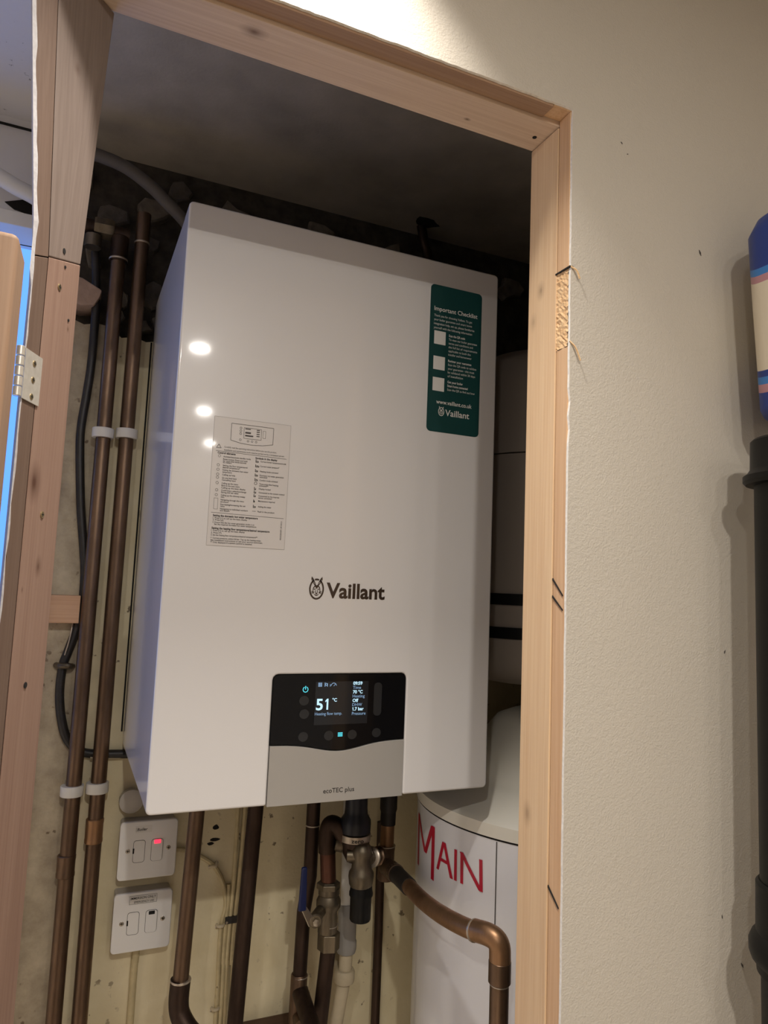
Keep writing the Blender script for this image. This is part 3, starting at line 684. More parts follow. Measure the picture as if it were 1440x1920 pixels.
for p, w_ in ((640, 40), (705, 50), (770, 38), (830, 40), (892, 42), (1015, 26), (1062, 30), (1112, 28), (1185, 20), (1258, 36)):
    x0 = xx(680); x1 = xx(680 + w_); z0 = zz(p + 20); z1 = zz(p - 18)
    quad(m, x0, x0 + .0008, z0, z1, YI); quad(m, x1 - .0008, x1, z0, z0 + (z1 - z0) * .6, YI); quad(m, x0, x1, z0, z0 + .0007, YI); quad(m, x0 + .0012, x1 - .0012, z0 + .0012, z1 - .0012, YI)
ring(m, xx(697), zz(945), .0019, .0019, .0005, YI, 14)
line(m, xx(672), zz(1326), xx(720), zz(1326), .0004, YI)
line(m, xx(145), zz(1382), xx(1100), zz(1395), .0004, YI)
text(m, 'Setting the domestic hot water temperature', xx(170), zz(1432), .0034, YI, w=.054, bold=.035)
for p, s_ in ((1462, '1. Press [+] to call up the basic display'), (1488, '2. Press [o].'), (1520, '3. Ensure that the hot water generation mode is on'), (1546, '   Set the required domestic hot water temperature.')):
    text(m, s_, xx(172) + (.002 if s_[0] == ' ' else 0), zz(p), .0026, YI, w=.00100 * len(s_), bold=.012)
text(m, 'Setting the heating flow temperature/desired temperature', xx(165), zz(1600), .0034, YI, w=.070, bold=.035)
for p, s_ in ((1628, '1. Press [+] to call up the basic display'), (1658, '2. Press [*].'), (1688, '3. Set the heating flow temperature/desired temperature**'),
              (1728, '*  Correct pressure: within 0.8 bar. Top up the heating water.'), (1756, '   See installation instructions or ask your service technician.'), (1784, '** Only displayed if a system control is installed.')):
    text(m, s_, xx(160), zz(p), .0026, YI, w=.00098 * len(s_), bold=.012)
text(m, '0020285087_00 02/21', xx(1082), zz(1690), .0026, YI, w=.0230, rot=math.pi / 2)
m.build('small_print', M_GREYINK, il, smooth=False)
# pipes leaving the boiler underneath stay with their own runs

# ================================================================== CYLINDER AND VESSEL
CX, CY, CR = 0.676, 0.124, 0.246; CZ = -0.0705
tk = thing('hot_water_cylinder', (CX, CY, FLOOR), 'tall white hot water cylinder with red lettering under the boiler corner', 'water tank')
MB().lathe([(CR - .004, FLOOR), (CR, FLOOR + .01), (CR, CZ - 0.002), (CR - .004, CZ)], (CX, CY, 0), n=96).build('tank_shell', M_TANK, tk)
MB().lathe([(CR - .003, CZ), (CR + .002, CZ + .001), (CR + .002, CZ + .018), (CR - .004, CZ + .024), (CR - .060, CZ + .052), (CR - .068, CZ + .058), (.12, CZ + .130), (.10, CZ + .138), (.02, CZ + .142)], (CX, CY, 0), n=96).build('lid', M_LID, tk)
MB().lathe([(CR - .001, CZ - .0018), (CR + .0006, CZ - .0018), (CR + .0006, CZ + .0004), (CR - .001, CZ + .0004)], (CX, CY, 0), n=96).build('rim_seam', M_DARKHOLE, tk)
def cyl(a, z, off=0.0007):
    a = math.radians(a); return (CX + (CR + off) * math.cos(a), CY + (CR + off) * math.sin(a), z)
def stroke(mb, a0, z0, a1, z1, wa, n=8):        # straight letter stroke wrapped on the shell, wa = width in degrees
    L, R_ = [], []
    for k in range(n + 1):
        t = k / n; a = a0 + (a1 - a0) * t; z = z0 + (z1 - z0) * t
        L.append(cyl(a - wa / 2, z)); R_.append(cyl(a + wa / 2, z))
    mb.add(L + R_, [[k, k + 1, n + 2 + k, n + 1 + k] for k in range(n)])
m = MB()
stroke(m, 162.6, -.0905, 164.4, -.1660, 2.2); stroke(m, 163.0, -.0905, 173.0, -.1350, 2.4); stroke(m, 173.0, -.1350, 178.6, -.0895, 2.4); stroke(m, 179.2, -.0885, 179.6, -.1640, 2.2)
stroke(m, 186.2, -.1015, 183.0, -.1435, 1.5); stroke(m, 186.6, -.1015, 191.0, -.1450, 1.6)
m.add([cyl(184.4 + k * .6, -.1248) for k in range(9)] + [cyl(184.2 + k * .62, -.1292) for k in range(9)], [[k, k + 1, k + 10, k + 9] for k in range(8)])
stroke(m, 192.7, -.1030, 192.9, -.1448, 1.3); stroke(m, 195.6, -.1028, 195.9, -.1446, 1.3)
stroke(m, 195.4, -.1032, 203.8, -.1440, 1.7); stroke(m, 203.5, -.1030, 203.9, -.1446, 1.3)
m.build('lettering', M_RED, tk, smooth=False, label='red capital letters MAIN')
m = MB(); m.add([cyl(209.0, CZ - .003), cyl(209.35, CZ - .003), cyl(209.35, FLOOR + .02), cyl(209.0, FLOOR + .02)], [[0, 1, 2, 3]]); m.build('side_seam', M_GREYINK, tk, smooth=False)

VX, VY, VR = 0.665, 0.20, 0.150
ev = thing('expansion_vessel', (VX, VY, 0.12), 'grey domed vessel with two dark straps behind the boiler', 'vessel')
MB().lathe([(.02, .105), (.10, .115), (.138, .14), (VR, .175), (VR, .487)], (VX, VY, 0), n=64).build('lower_shell', M_VESSEL, ev)
MB().lathe([(VR + .002, .489), (VR + .002, .60), (.138, .645), (.11, .672), (.06, .690), (.015, .694)], (VX, VY, 0), n=64).build('upper_shell', M_VESSEL, ev)
for z in (.243, .190): MB().lathe([(VR, z), (VR + .003, z), (VR + .003, z + .018), (VR, z + .018)], (VX, VY, 0), n=64).build('strap', M_BLACK, ev)
MB().box(VX - .03, VX + .03, VY + VR - .01, 0.405, .21, .42).build('wall_bracket', M_BLACK, ev)

# ================================================================== PIPEWORK
R22 = 0.0112
def ringm(x, y, z, r, h, mat, parent, name='solder_ring', axis=(0, 0, 1)):
    return MB().lathe([(r * .97, 0), (r, h * .3), (r, h * .7), (r * .97, h)], (x, y, z), axis, 20).build(name, mat, parent)
def coupling(x, y, z0, z1, r, mat, parent, name='coupling'):
    return MB().lathe([(r * .9, z0), (r, z0 + .0012), (r, z0 + .006), (r * .965, z0 + .008), (r * .965, z1 - .008), (r, z1 - .006), (r, z1 - .0012), (r * .9, z1)], (x, y, 0), n=22).build(name, mat, parent)

pa = thing('copper_pipe', (-.0665, .346, FLOOR), 'tall brown copper pipe beside the black cable, joined low by a coupling', 'pipe')
MB().tube([(-.0685, .346, FLOOR), (-.0640, .346, .785)], R22, 20, False).build('tube', M_COP, pa)
coupling(-.0675, .346, -.182, -.150, .0132, M_COP, pa); coupling(-.0640, .346, .770, .812, .0140, M_COPD, pa, 'end_fitting')
ringm(-.0640, .346, .772, .0148, .003, M_SOLDER, pa)
pb = thing('copper_pipe', (-.0315, .346, FLOOR), 'tall brown copper pipe between its twin pipe and the boiler side', 'pipe')
MB().tube([(-.0325, .346, FLOOR), (-.0300, .346, .860)], R22, 20, False).build('tube', M_COP, pb)
coupling(-.0320, .346, -.137, -.101, .0130, M_COPB, pb); ringm(-.0300, .346, .808, .0125, .003, M_SOLDER, pb)
# white clips holding the pair
def pipe_clip(x, z, label):
    c = thing('pipe_clip', (x, WB, z), label, 'clip', 'white clips on the pair of copper pipes')
    y0 = .346
    MB().lathe([(.0113, -.0075), (.0160, -.0075), (.0165, -.0065), (.0165, .0065), (.0160, .0075), (.0113, .0075)], (x, y0, z), n=28).build('band', M_CLIP, c)
    MB().box(x - .011, x + .011, y0 + .010, WB, z - .0075, z + .0075).build('base', M_BEIGE, c)
    return c
pipe_clip(-.0655, .487, 'upper white clip on the pipe beside the black cable'); pipe_clip(-.0305, .490, 'upper white clip on the pipe next to the boiler side')
pipe_clip(-.0678, -.0580, 'lower white clip on the pipe beside the black cable'); pipe_clip(-.0325, -.0560, 'lower white clip on the pipe next to the boiler side')
# dark pipes up under the ceiling
pt = thing('pipe_run', (-.09, .352, .81), 'dark horizontal pipe joining the tall copper pipes near the ceiling', 'pipe')
MB().tube([(-.128, .350, .822), (-.120, .350, .822), (-.05, .352, .818)], .0125, 16, False).build('tube', M_COPD, pt)
MB().lathe([(.016, 0), (.018, .004), (.018, .026), (.016, .03)], (-.104, .350, .822), (1, 0, 0), 8).build('nut', M_BRASS, pt)
MB().lathe([(.013, 0), (.013, .020)], (-.104, .345, .785), (0, 0, 1), 10).build('drain_stub', M_BRASS, pt)
MB().tube([(-.128, .31, .926), (-.12, .305, .920), (-.071, .300, .909), (-.029, .300, .888), (-.003, .300, .868), (.030, .302, .842), (.075, .31, .795), (.11, .33, .735)], .0100, 14)\
    .build('conduit', plain('grey_conduit', srgb(92, 86, 80), .7, var=.1), label='grey conduit bending down behind the boiler top', cat='pipe')
MB().tube([(.487, .372, 1.0), (.497, .370, .95), (.508, .368, .90), (.515, .366, .70)], .0095, 12).build('thin_pipe', M_COPD, label='thin dark pipe coming through the ceiling above the boiler', cat='pipe')

# black cable with conduit along the wall
bc = thing('black_cable', (-.09, .368, -.015), 'thick black cable snaking down beside the tall copper pipes', 'cable')
MB().tube([(-.100, .366, .80), (-.093, .366, .72), (-.091, .366, .674), (-.091, .366, .603), (-.094, .366, .55), (-.098, .366, .497), (-.0965, .366, .455), (-.0885, .366, .37), (-.079, .366, .303), (-.0745, .366, .262),
   (-.0745, .368, .215), (-.078, .368, .187), (-.089, .368, .146), (-.095, .368, .122), (-.096, .368, .082), (-.090, .368, .042), (-.078, .368, .010), (-.053, .368, -.009), (.012, .368, -.014), (.06, .368, -.014)], .0068, 12).build('sheath', M_BCABLE, bc)
MB().tube([(-.105, .372, .124), (-.096, .359, .124), (-.086, .357, .124), (-.081, .372, .122)], [.0045] * 22, 8).build('saddle', M_BRASS, bc)
MB().tube([(-.0845, .366, .20), (-.0885, .360, .165), (-.0935, .360, .140)], .0012, 6).build('earth_wire', M_SOLDER, bc)
MB().tube([(-.045, .3685, -.0145), (.10, .3685, -.0145)], .0062, 12, False).build('conduit_sleeve', M_BEIGE, bc)

MB().box(-.125, -.078, .345, WB, .1895, .2315).build('wood_block', W_BLOCK, bevel=.001, label='short pale wooden block fixed to the wall behind the pipe', cat='block')
MB().lathe([(.016, 0), (.018, .003), (.018, .016), (.012, .018)], (.020, WB, -.085), (0, -1, 0), 18).build('cable_gland', M_BACKBOX, label='pale round cable gland above the upper switch', cat='fitting')

# ------------------------------------------------------------------ fused switches
def fused_switch(x, z, lit, label):
    sw = thing('fused_switch', (x, WB, z - .043), label, 'switch', 'white fused switches')
    yf = .3430
    MB().prism(rrect(x - .041, x + .041, z - .041, z + .041, .004), yf + .004, WB).build('back_box', M_BACKBOX, sw, bevel=.001)
    MB().prism(rrect(x - .043, x + .043, z - .043, z + .043, .006), yf, yf + .006).build('face_plate', M_PLATE, sw, bevel=.0018, seg=3)
    for dx, nm_ in ((-.0135, 'fuse_carrier'), (.0130, 'rocker')):
        sl = MB().prism(rrect(x + dx - .0088, x + dx + .0088, z - .0180, z + .0150, .004), yf - .0001, yf + .002).build('slot', M_DARKHOLE, sw)
        MB().prism(rrect(x + dx - .0083, x + dx + .0083, z - .0175, z + .0145, .0036), yf - (.0004 if dx < 0 else .0012), yf + .002).build(nm_, M_PLATE, sw, bevel=.0004)
    MB().box(x - .0228, x - .0205, yf - .0006, yf + .001, z - .0040, z + .0035).build('lever_notch', M_DARKHOLE, sw)
    MB().box(x + .0085, x + .0178, yf - .0022 if lit else yf - .0014, yf, z + .0085, z + .0140).build('neon', M_NEON if lit else M_DARKHOLE, sw, bevel=.0006, label='glowing red neon lamp' if lit else None)
    for s_ in (-1, 1):
        put_screw((x + s_ * .0300, yf, z), (0, -1, 0), .0034, M_STEEL, sw)
    return sw, yf
s1, yf = fused_switch(.0482, -.1540, True, 'fused switch with glowing red neon just below the boiler')
m = MB(); text(m, 'Boiler', .0300, -.1250, .0062, yf - .0006, w=.0150, bold=.004, shear=.15); quad(m, .0286, .0289, -.1262, -.1200, yf - .0006); m.build('lettering', M_INK, s1, smooth=False)
m = MB(); quad(m, .0275, .0520, -.1280, -.1175, yf - .0002); m.build('paper_label', M_STWHITE, s1, smooth=False)
s2, yf = fused_switch(.0470, -.2590, False, 'fused switch with unlit neon and handwritten two-line label')
m = MB(); text(m, 'IMMERSION ONLY', .0275, -.2258, .0052, yf - .0006, w=.0370, bold=.004, shear=.1); text(m, 'EMERGENCY USE', .0330, -.2312, .0042, yf - .0006, w=.0290, shear=.1)
frame(m, [(.0262, -.2325), (.0662, -.2325), (.0662, -.2205), (.0262, -.2205)], .0003, yf - .0006); m.build('lettering', M_INK, s2, smooth=False)
m = MB(); quad(m, .0262, .0662, -.2325, -.2205, yf - .0002); m.build('paper_label', M_STWHITE, s2, smooth=False)

# ------------------------------------------------------------------ cables clipped to the wall
MB().tube([(.045, .369, -.296), (.044, .371, -.33), (.043, .371, -.42), (.043, .371, FLOOR)], .0058, 10).build('painted_cable', M_CABLE, label='single painted cable running down from the lower switch', cat='cable')
CL = [('painted cable curving from the upper switch and down the wall', [(.088, .368, -.166), (.115, .370, -.172), (.134, .371, -.183), (.156, .371, -.199), (.172, .371, -.225), (.179, .371, -.250), (.180, .371, -.267), (.175, .371, -.295), (.1745, .371, -.349), (.176, .371, -.414), (.175, .371, -.46), (.175, .371, FLOOR)]),
      ('painted cable dropping from the boiler, nearest the curved cable', [(.194, .371, .05), (.192, .371, -.125), (.1915, .371, -.218), (.1890, .371, -.285), (.1875, .371, -.351), (.189, .371, -.445), (.189, .371, FLOOR)]),
      ('painted cable dropping from the boiler beside the thick dark pipe', [(.205, .371, .05), (.203, .371, -.126), (.200, .371, -.228), (.1965, .371, -.286), (.1950, .371, -.352), (.199, .371, -.447), (.200, .371, FLOOR)]),
      ('painted cable starting in the crook of the curved cable', [(.1835, .372, -.232), (.1838, .371, -.26), (.1822, .371, -.290), (.1812, .371, -.35), (.1825, .371, -.44), (.182, .371, FLOOR)])]
for lab, P in CL: MB().tube(P, .0036, 8).build('painted_cable', M_CABLE, label=lab, cat='cable')
def cable_clip(x, z, tilt, label):
    c = thing('cable_clip', (x, WB, z), label, 'clip')
    MB().tube([(x - .006, .373, z - .002 * tilt), (x - .003, .366, z), (x + .003, .366, z), (x + .006, .373, z + .002 * tilt)], [.0026] * 22, 8).build('saddle', M_BEIGE, c)
    MB().lathe([(.0018, 0), (.0024, .001), (.0012, .002)], (x - .0062, .371, z - .002), (0, -1, 0), 8).build('nail', M_STEEL, c)
cable_clip(.156, -.199, 2, 'beige clip on the bend of the curved cable')
cable_clip(.1735, -.294, 0, 'beige clip on the curved cable beside the black clip')
cable_clip(.1735, -.421, 0, 'beige clip low on the curved cable')
k = thing('cable_clip', (.191, WB, -.287), 'black flat clip across three painted cables', 'clip')
MB().box(.1800, .2020, .3655, .3745, -.2925, -.2815).build('bar', M_DARKRUB, k, bevel=.001)
MB().lathe([(.002, 0), (.002, .001)], (.1825, .3655, -.2895), (0, -1, 0), 8).build('nail', M_STEEL, k)

# ------------------------------------------------------------------ pipes under the boiler
pc = thing('copper_pipe', (.098, .25, FLOOR), 'brown pipe next to the switches ending in a thick elbow', 'pipe')
MB().tube([(.1045, .25, .002), (.0935, .25, -.330)], R22, 20, False).build('tube', M_COP, pc)
MB().lathe([(.0110, 0), (.0135, .003), (.0135, .040), (.0125, .042)], (.1040, .25, -.05), (.03, 0, 1), 20).build('coupling', M_COPD, pc)
MB().tube([(.0944, .25, -.305), (.0935, .25, -.335), (.0965, .246, -.352), (.107, .236, -.368), (.120, .225, -.378)], .0142, 18).build('elbow', M_COPD, pc)
MB().tube([(.118, .227, -.376), (.170, .18, -.40)], .0125, 16, False).build('tube', M_COPD, pc)
ringm(.0944, .25, -.308, .0148, .003, M_SOLDER, pc)
pd = thing('dark_pipe', (.183, .25, FLOOR), 'thick straight dark pipe beside the clipped cables', 'pipe')
MB().tube([(.1930, .25, .002), (.176, .25, -.40), (.170, .25, FLOOR)], .0118, 20, False).build('tube', M_COPD, pd)
ringm(.1922, .25, -.03, .0130, .020, M_DARKRUB, pd, 'collar')
pe = thing('copper_pipe', (.283, .275, FLOOR), 'brown pipe behind the blue lever with a tee near its foot', 'pipe')
MB().tube([(.2895, .27, .002), (.2885, .27, -.195), (.281, .27, -.245), (.2795, .27, -.34), (.274, .27, FLOOR)], .0108, 18, False).build('tube', M_COPD, pe)
ringm(.2890, .27, -.118, .0118, .002, M_SOLDER, pe)
MB().lathe([(.0118, 0), (.0130, .002), (.0130, .070), (.0118, .072)], (.278, .27, -.410), (.012, 0, 1), 20).build('tee', M_COP, pe)
ringm(.2795, .27, -.342, .0134, .0018, M_SOLDER, pe)
MB().tube([(.280, .268, -.362), (.278, .220, -.372), (.278, .175, -.382)], .0128, 18).build('branch', M_COPD, pe)
MB().tube([(.279, .268, -.395), (.276, .240, -.398)], .0100, 14, False).build('drain_stub', M_COP, pe)
# F: red-brown pipe with isolating valve
pf = thing('copper_pipe', (.308, .24, -.1935), 'red-brown bent pipe between the filter and the valve with the blue lever', 'pipe')
MB().tube([(.328, .225, -.128), (.318, .230, -.112), (.308, .238, -.108), (.3035, .24, -.122), (.3045, .24, -.15)], .0135, 18).build('elbow', M_COPD, pf)
MB().tube([(.3045, .24, -.14), (.3085, .24, -.1925)], .0120, 18, False).build('tube', copper('red_copper', srgb(84, 54, 45), srgb(112, 78, 64)), pf)
MB().tube([(.3135, .24, -.2950), (.305, .24, -.40), (.300, .24, FLOOR)], .0118, 18, False).build('dark_pipe', M_COPD, label='dark pipe running down from the valve with the blue lever', cat='pipe')
iv = thing('isolating_valve', (.311, .24, -.30), 'brass isolating valve with a blue lever below the boiler', 'valve')
MB().lathe([(.0125, -.200), (.0165, -.203), (.0165, -.212), (.0150, -.2135), (.0190, -.222), (.0190, -.230), (.0140, -.238), (.0150, -.247), (.0150, -.268), (.0130, -.270)], (.3105, .24, 0), n=20).build('body', M_BRASS, iv)
MB().lathe([(.0165, -.2945), (.0175, -.293), (.0175, -.270), (.0150, -.2685)], (.3135, .24, 0), n=6).build('lower_nut', M_BRASS, iv, bevel=.001)
MB().lathe([(.0185, -.204), (.0185, -.196), (.0160, -.1945), (.0150, -.193)], (.309, .24, 0), n=6).build('upper_nut', M_BRASS, iv, bevel=.001)
ringm(.312, .24, -.2585, .0154, .0016, M_SOLDER, iv, 'seal_ring')
MB().tube([(.300, .238, -.232), (.276, .205, -.231)], .0085, 14, False).build('stem', M_BRASS, iv)
MB().lathe([(.0095, 0), (.0100, .002), (.0100, .008), (.0080, .010)], (.277, .206, -.231), (-.15, -.98, .05), 16).build('stem_nut', M_BRASS, iv)
MB().lathe([(.0052, 0), (.0056, .001), (.0052, .004), (.002, .0045)], (.2755, .1958, -.231), (-.15, -.98, .05), 6).build('bolt', M_STEEL, iv)
MB().hexa([(.248, .196), (.2605, .196), (.2605, .202), (.248, .202)], -.214, -.152, [(.2505, .196), (.2590, .196), (.2590, .202), (.2505, .202)]).build('lever', M_BLUE, iv, bevel=.0025, seg=3, label='blue plastic covered lever')
MB().hexa([(.266, .198), (.282, .198), (.282, .202), (.266, .202)], -.238, -.206, [(.250, .198), (.259, .198), (.259, .202), (.250, .202)]).build('lever_shank', M_STEEL, iv, bevel=.001)
# white overflow pipe
pw = thing('plastic_pipe', (.36, .29, FLOOR), 'white plastic drain pipe with grey coupler behind the black cap', 'pipe')
MB().tube([(.3600, .30, -.02), (.361, .29, -.27)], .0098, 18, False).build('tube', M_CLIP, pw)
MB().lathe([(.0112, -.330), (.0150, -.328), (.0165, -.322), (.0165, -.312), (.0150, -.308), (.0150, -.278), (.0160, -.275), (.0160, -.266), (.0135, -.262), (.0135, -.256), (.0115, -.253)], (.3635, .29, 0), n=24).build('coupler', plain('grey_coupler', srgb(150, 146, 140), .45), pw)
MB().tube([(.3640, .29, -.32), (.3630, .29, -.365), (.353, .29, -.425), (.33, .29, -.56), (.30, .29, FLOOR)], .0108, 18, False).build('tube', M_BEIGE, pw)
MB().lathe([(.0112, -.374), (.0160, -.373), (.0168, -.369), (.0168, -.358), (.0150, -.354), (.0112, -.354)], (.3620, .29, 0), n=24).build('clip_ring', M_BEIGE, pw)
MB().box(.350, .374, .30, WB, -.373, -.355).build('clip_base', M_BEIGE, pw)
# magnetic filter
mf = thing('magnetic_filter', (.342, .22, -.165), 'navy black filter canister with a silver band under the boiler', 'filter')
MB().lathe([(.0175, .002), (.0175, -.080), (.0185, -.090), (.0235, -.098), (.0240, -.104), (.0235, -.116)], (.342, .22, 0), n=28).build('canister', M_NAVY, mf)
MB().lathe([(.0236, -.1285), (.0242, -.1280), (.0242, -.1185), (.0236, -.1180)], (.342, .22, 0), n=28).build('band', M_SOLDER, mf)
MB().lathe([(.012, -.160), (.0165, -.152), (.0215, -.142), (.0230, -.130), (.0225, -.127)], (.342, .22, 0), n=24).build('body', M_COPD, mf)
m = MB(); v, f = glyphs('zero', .02); x0 = min(p[0] for p in v); x1 = max(p[0] for p in v); vs = []
for a, b_ in v:
    an = math.radians(258) + ((a - x0) / (x1 - x0) - .5) * .80; vs.append((.342 + .0245 * math.cos(an), .22 + .0245 * math.sin(an), -.1262 + b_ * .0085))
m.add(vs, f).build('lettering', M_INK, mf, smooth=False)
MB().lathe([(.0095, 0), (.0125, .004), (.0125, .014), (.0095, .018)], (.330, .225, -.137), (-1, .25, .2), 8).build('inlet_nut', M_BRASS, mf)
# safety valve with black cap and side outlet
sv = thing('safety_valve', (.347, .20, -.245), 'brass safety valve with a long black cap beside the filter', 'valve')
MB().lathe([(.010, -.128), (.0145, -.134), (.0165, -.142), (.0140, -.150), (.0155, -.165), (.0190, -.170), (.0195, -.176), (.0180, -.187), (.0165, -.190)], (.3465, .20, 0), n=22).build('body', M_BRASS, sv)
MB().lathe([(.0150, -.2395), (.0160, -.2375), (.0163, -.206), (.0182, -.203), (.0182, -.199), (.0172, -.196), (.0165, -.188)], (.3475, .20, 0), n=26).build('cap', M_BLACK, sv)
MB().tube([(.325, .208, -.146), (.3465, .20, -.146)], .0095, 12, False).build('inlet', M_BRASS, sv)
MB().tube([(.352, .205, -.155), (.372, .222, -.158), (.392, .240, -.166)], .0105, 16).build('outlet', M_BRASS, sv)
MB().lathe([(.0125, 0), (.0158, .002), (.0158, .006), (.0125, .008)], (.368, .218, -.157), (.75, .6, -.22), 20).build('outlet_flange', M_SOLDER, sv)
MB().lathe([(.0125, 0), (.0150, .002), (.0150, .010), (.0125, .012)], (.384, .232, -.162), (.75, .6, -.22), 8).build('outlet_nut', M_COP, sv)
MB().tube([(.372, .235, -.188), (.360, .215, -.198)], .008, 10, False).build('side_plug', M_BLACK, sv)
# tee and the copper branch sweeping round the cylinder
tb = thing('copper_pipe', (.414, .26, -.30), 'bright copper branch pipe sweeping round to an elbow at the cylinder', 'pipe')
MB().tube([(.4180, .262, .002), (.4165, .262, -.125)], .0128, 18, False).build('sleeve', M_DARKRUB, tb, label='dark sleeve on the upper end')
MB().lathe([(.0128, -.105), (.0142, -.100), (.0142, -.075), (.0128, -.07)], (.4168, .262, 0), n=20).build('sleeve_cuff', M_DARKRUB, tb)
MB().tube([(.4165, .262, -.118), (.4160, .262, -.205)], .0112, 20, False).build('tube', M_COPB, tb)
coupling(.4160, .262, -.212, -.158, .0138, M_COP, tb, 'tee'); ringm(.4162, .262, -.1595, .0145, .002, M_SOLDER, tb)
MB().tube([(.4140, .255, -.188), (.4085, .205, -.182)], .0140, 18, False).build('tee_arm', M_COP, tb)
MB().tube([(.4100, .215, -.183), (.4040, .150, -.180)], .0128, 18, False).build('sleeve', M_DARKRUB, tb)
ringm(.4098, .2125, -.183, .0144, .002, M_SOLDER, tb, axis=(-.1, -1, .03))
MB().tube([(.4045, .155, -.180), (.398, .10, -.1765), (.3925, .05, -.170), (.3900, .015, -.1645), (.3900, -.02, -.159), (.3925, -.048, -.1545), (.397, -.066, -.151)], .0114, 20).build('tube', M_COPB, tb)
MB().tube([(.3945, -.054, -.1528), (.3990, -.075, -.149), (.4040, -.086, -.151), (.4068, -.090, -.158), (.4075, -.0905, -.170), (.4075, -.0905, -.192)], .0130, 20).build('elbow', M_COPB, tb)
MB().lathe([(.0118, 0), (.0136, .001), (.0136, .003), (.0118, .004)], (.3935, -.052, -.1535), (.25, -.95, .15), 20).build('solder_ring', M_SOLDER, tb)
MB().lathe([(.0118, -.199), (.0134, -.1975), (.0134, -.174), (.0118, -.1725)], (.4075, -.0905, 0), n=22).build('socket', M_COP, tb)
ringm(.4075, -.0905, -.2005, .0119, .0018, M_SOLDER, tb)
MB().tube([(.4075, -.0905, -.195), (.4075, -.0905, FLOOR)], .0114, 20, False).build('tube', M_COP, tb)
MB().tube([(.445, .350, -.15), (.447, .350, -.334), (.448, .350, FLOOR)], .0078, 14, False).build('dark_pipe', M_COPD, label='thin dark pipe against the wall behind the copper tee', cat='pipe')
MB().box(.215, .335, .345, WB, -.50, -.452).build('wall_batten', wood('dark_batten', 0, srgb(96, 70, 50), srgb(72, 50, 36)), bevel=.002, label='dark brown timber batten low on the cream wall', cat='batten')
# white pipe above the window
MB().tube([(-.60, .335, .93), (-.34, .335, .895), (-.27, .335, .872), (-.240, .335, .860), (-.218, .338, .852), (-.194, .342, .846), (-.172, .362, .842), (-.160, .40, .840)], .0125, 16)\
    .build('plastic_pipe', M_WHITE, label='curved white pipe above the window going into the wall', cat='pipe')

# ================================================================== RIGHT OF THE OPENING
PX, PY = 0.5395, -0.389
sp = thing('black_pipe', (PX, PY, FLOOR), 'black plastic pipe standing in front of the plaster wall', 'pipe')
MB().lathe([(.038, FLOOR), (.0390, FLOOR + .005), (.0390, .378)], (PX, PY, 0), n=40).build('tube', M_SOIL, sp)
MB().lathe([(.0385, .376), (.0465, .377), (.0490, .380), (.0490, .385), (.0450, .388), (.0425, .392), (.0420, .4195), (.0395, .4220), (.0360, .4222)], (PX, PY, 0), n=40).build('socket_cap', M_SOIL, sp)
MB().lathe([(.0390, -.075), (.0425, -.073), (.0430, -.066), (.0470, -.062), (.0490, -.056), (.0490, -.048), (.0465, -.042), (.0430, -.038), (.0425, .004), (.0400, .007)], (PX, PY, 0), n=40).build('collar', M_SOIL, sp)

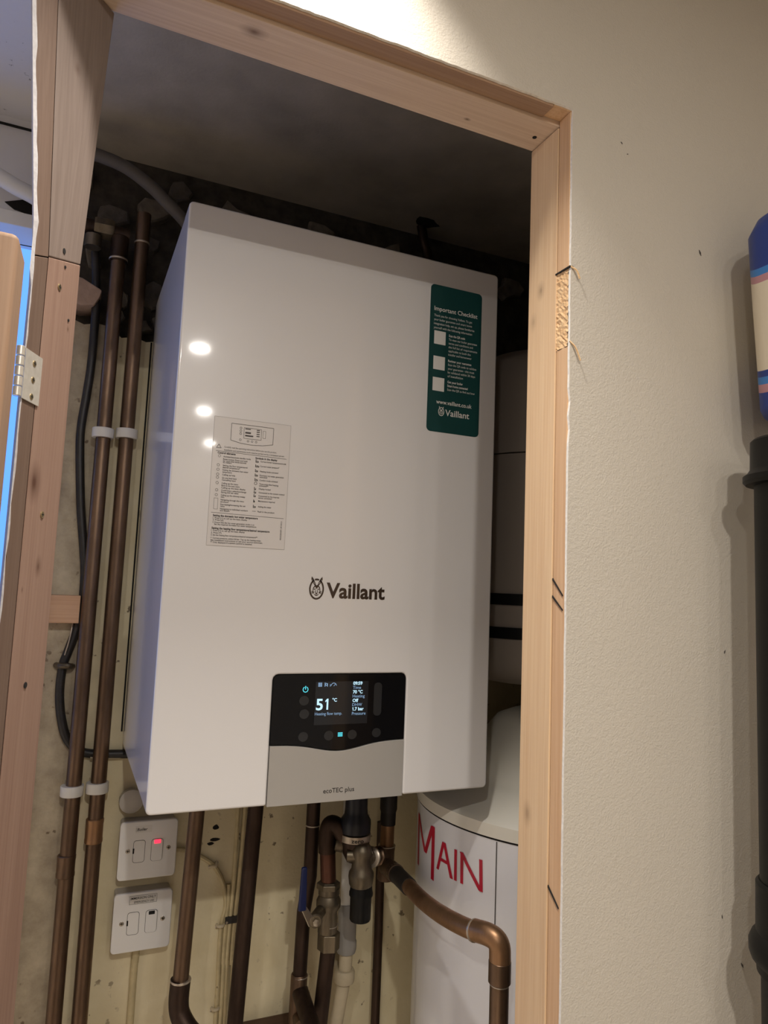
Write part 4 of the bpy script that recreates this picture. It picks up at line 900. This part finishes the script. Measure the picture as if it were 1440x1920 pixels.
KX, KY, KZ = 0.613, -0.375, 0.4490
def packet_mat():
    m, nt, b = nm('printed_packet'); tc = nt.nodes.new('ShaderNodeTexCoord')
    sep = nt.nodes.new('ShaderNodeSeparateXYZ'); nt.links.new(tc.outputs['Object'], sep.inputs[0])
    x, z = sep.outputs[0], sep.outputs[2]
    white = srgb(226, 216, 196); blue = srgb(30, 58, 138); lb = srgb(60, 130, 205); pk = srgb(190, 140, 150)
    xo = math_n(nt, 'ADD', x, 0.07)
    up = math_n(nt, 'MULTIPLY', math_n(nt, 'SUBTRACT', z, math_n(nt, 'MULTIPLY', xo, 0.8)), 4.0)
    lo = math_n(nt, 'MULTIPLY', math_n(nt, 'SUBTRACT', z, math_n(nt, 'MULTIPLY', xo, 0.5)), 4.0)
    c = ramp(nt, up, [(0.0, white), (0.62, pk), (0.65, lb), (0.68, blue)]); c.node.color_ramp.interpolation = 'CONSTANT'
    c2 = ramp(nt, lo, [(0.0, blue), (0.125, pk), (0.16, lb), (0.19, blue), (0.215, white)]); c2.node.color_ramp.interpolation = 'CONSTANT'
    sel = math_n(nt, 'GREATER_THAN', z, 0.11)
    nt.links.new(mix(nt, sel, c2, c), b.inputs['Base Color']); b.inputs['Roughness'].default_value = 0.4
    bump(nt, b, noise(nt, mapping(nt), 60, 2), 0.3, 0.002)
    return m
pk = thing('paper_packet', (KX, KY, KZ), 'blue and white printed packet standing on the wall shelf above the black pipe', 'packet')
n = 48; vs = []; fs = []
PR = [(0, .86, 0), (.003, .95, 0), (.010, 1.0, 0), (.06, 1.0, -.004), (.12, 1.0, -.009), (.19, 1.0, -.014), (.205, .93, -.014), (.222, .70, -.012), (.238, .45, -.011)]
def packet_pt(a, k, dz=0, off=0):
    z, r, sh = PR[k]; c, s_ = math.cos(a), math.sin(a); sq = .75
    return (KX + sh + (.085 * r + off) * math.copysign(abs(c) ** sq, c), KY + (.042 * (r if z < .2 else max(.06, r * 1.2 - .35)) + off) * math.copysign(abs(s_) ** sq, s_), KZ + z)
for k in range(len(PR)):
    for i in range(n): vs.append(packet_pt(2 * math.pi * i / n, k))
for k in range(len(PR) - 1):
    for i in range(n): fs.append([k * n + i, k * n + (i + 1) % n, (k + 1) * n + (i + 1) % n, (k + 1) * n + i])
fs += [list(range(n))[::-1], [(len(PR) - 1) * n + i for i in range(n)]]
MB().add(vs, fs).build('bag', packet_mat(), pk)

sh = thing('wall_shelf', (.76, YF, .437), 'narrow white wall shelf carrying the blue and white packet', 'shelf')
MB().hexa([(.590, -.425), (.95, -.425), (.95, YF), (.640, YF)], .437, KZ).build('board', M_WHITE, sh, bevel=.001)
for x in (.67, .88): MB().box(x - .008, x + .008, -.40, YF, .405, .437).build('bracket', M_WHITE, sh)
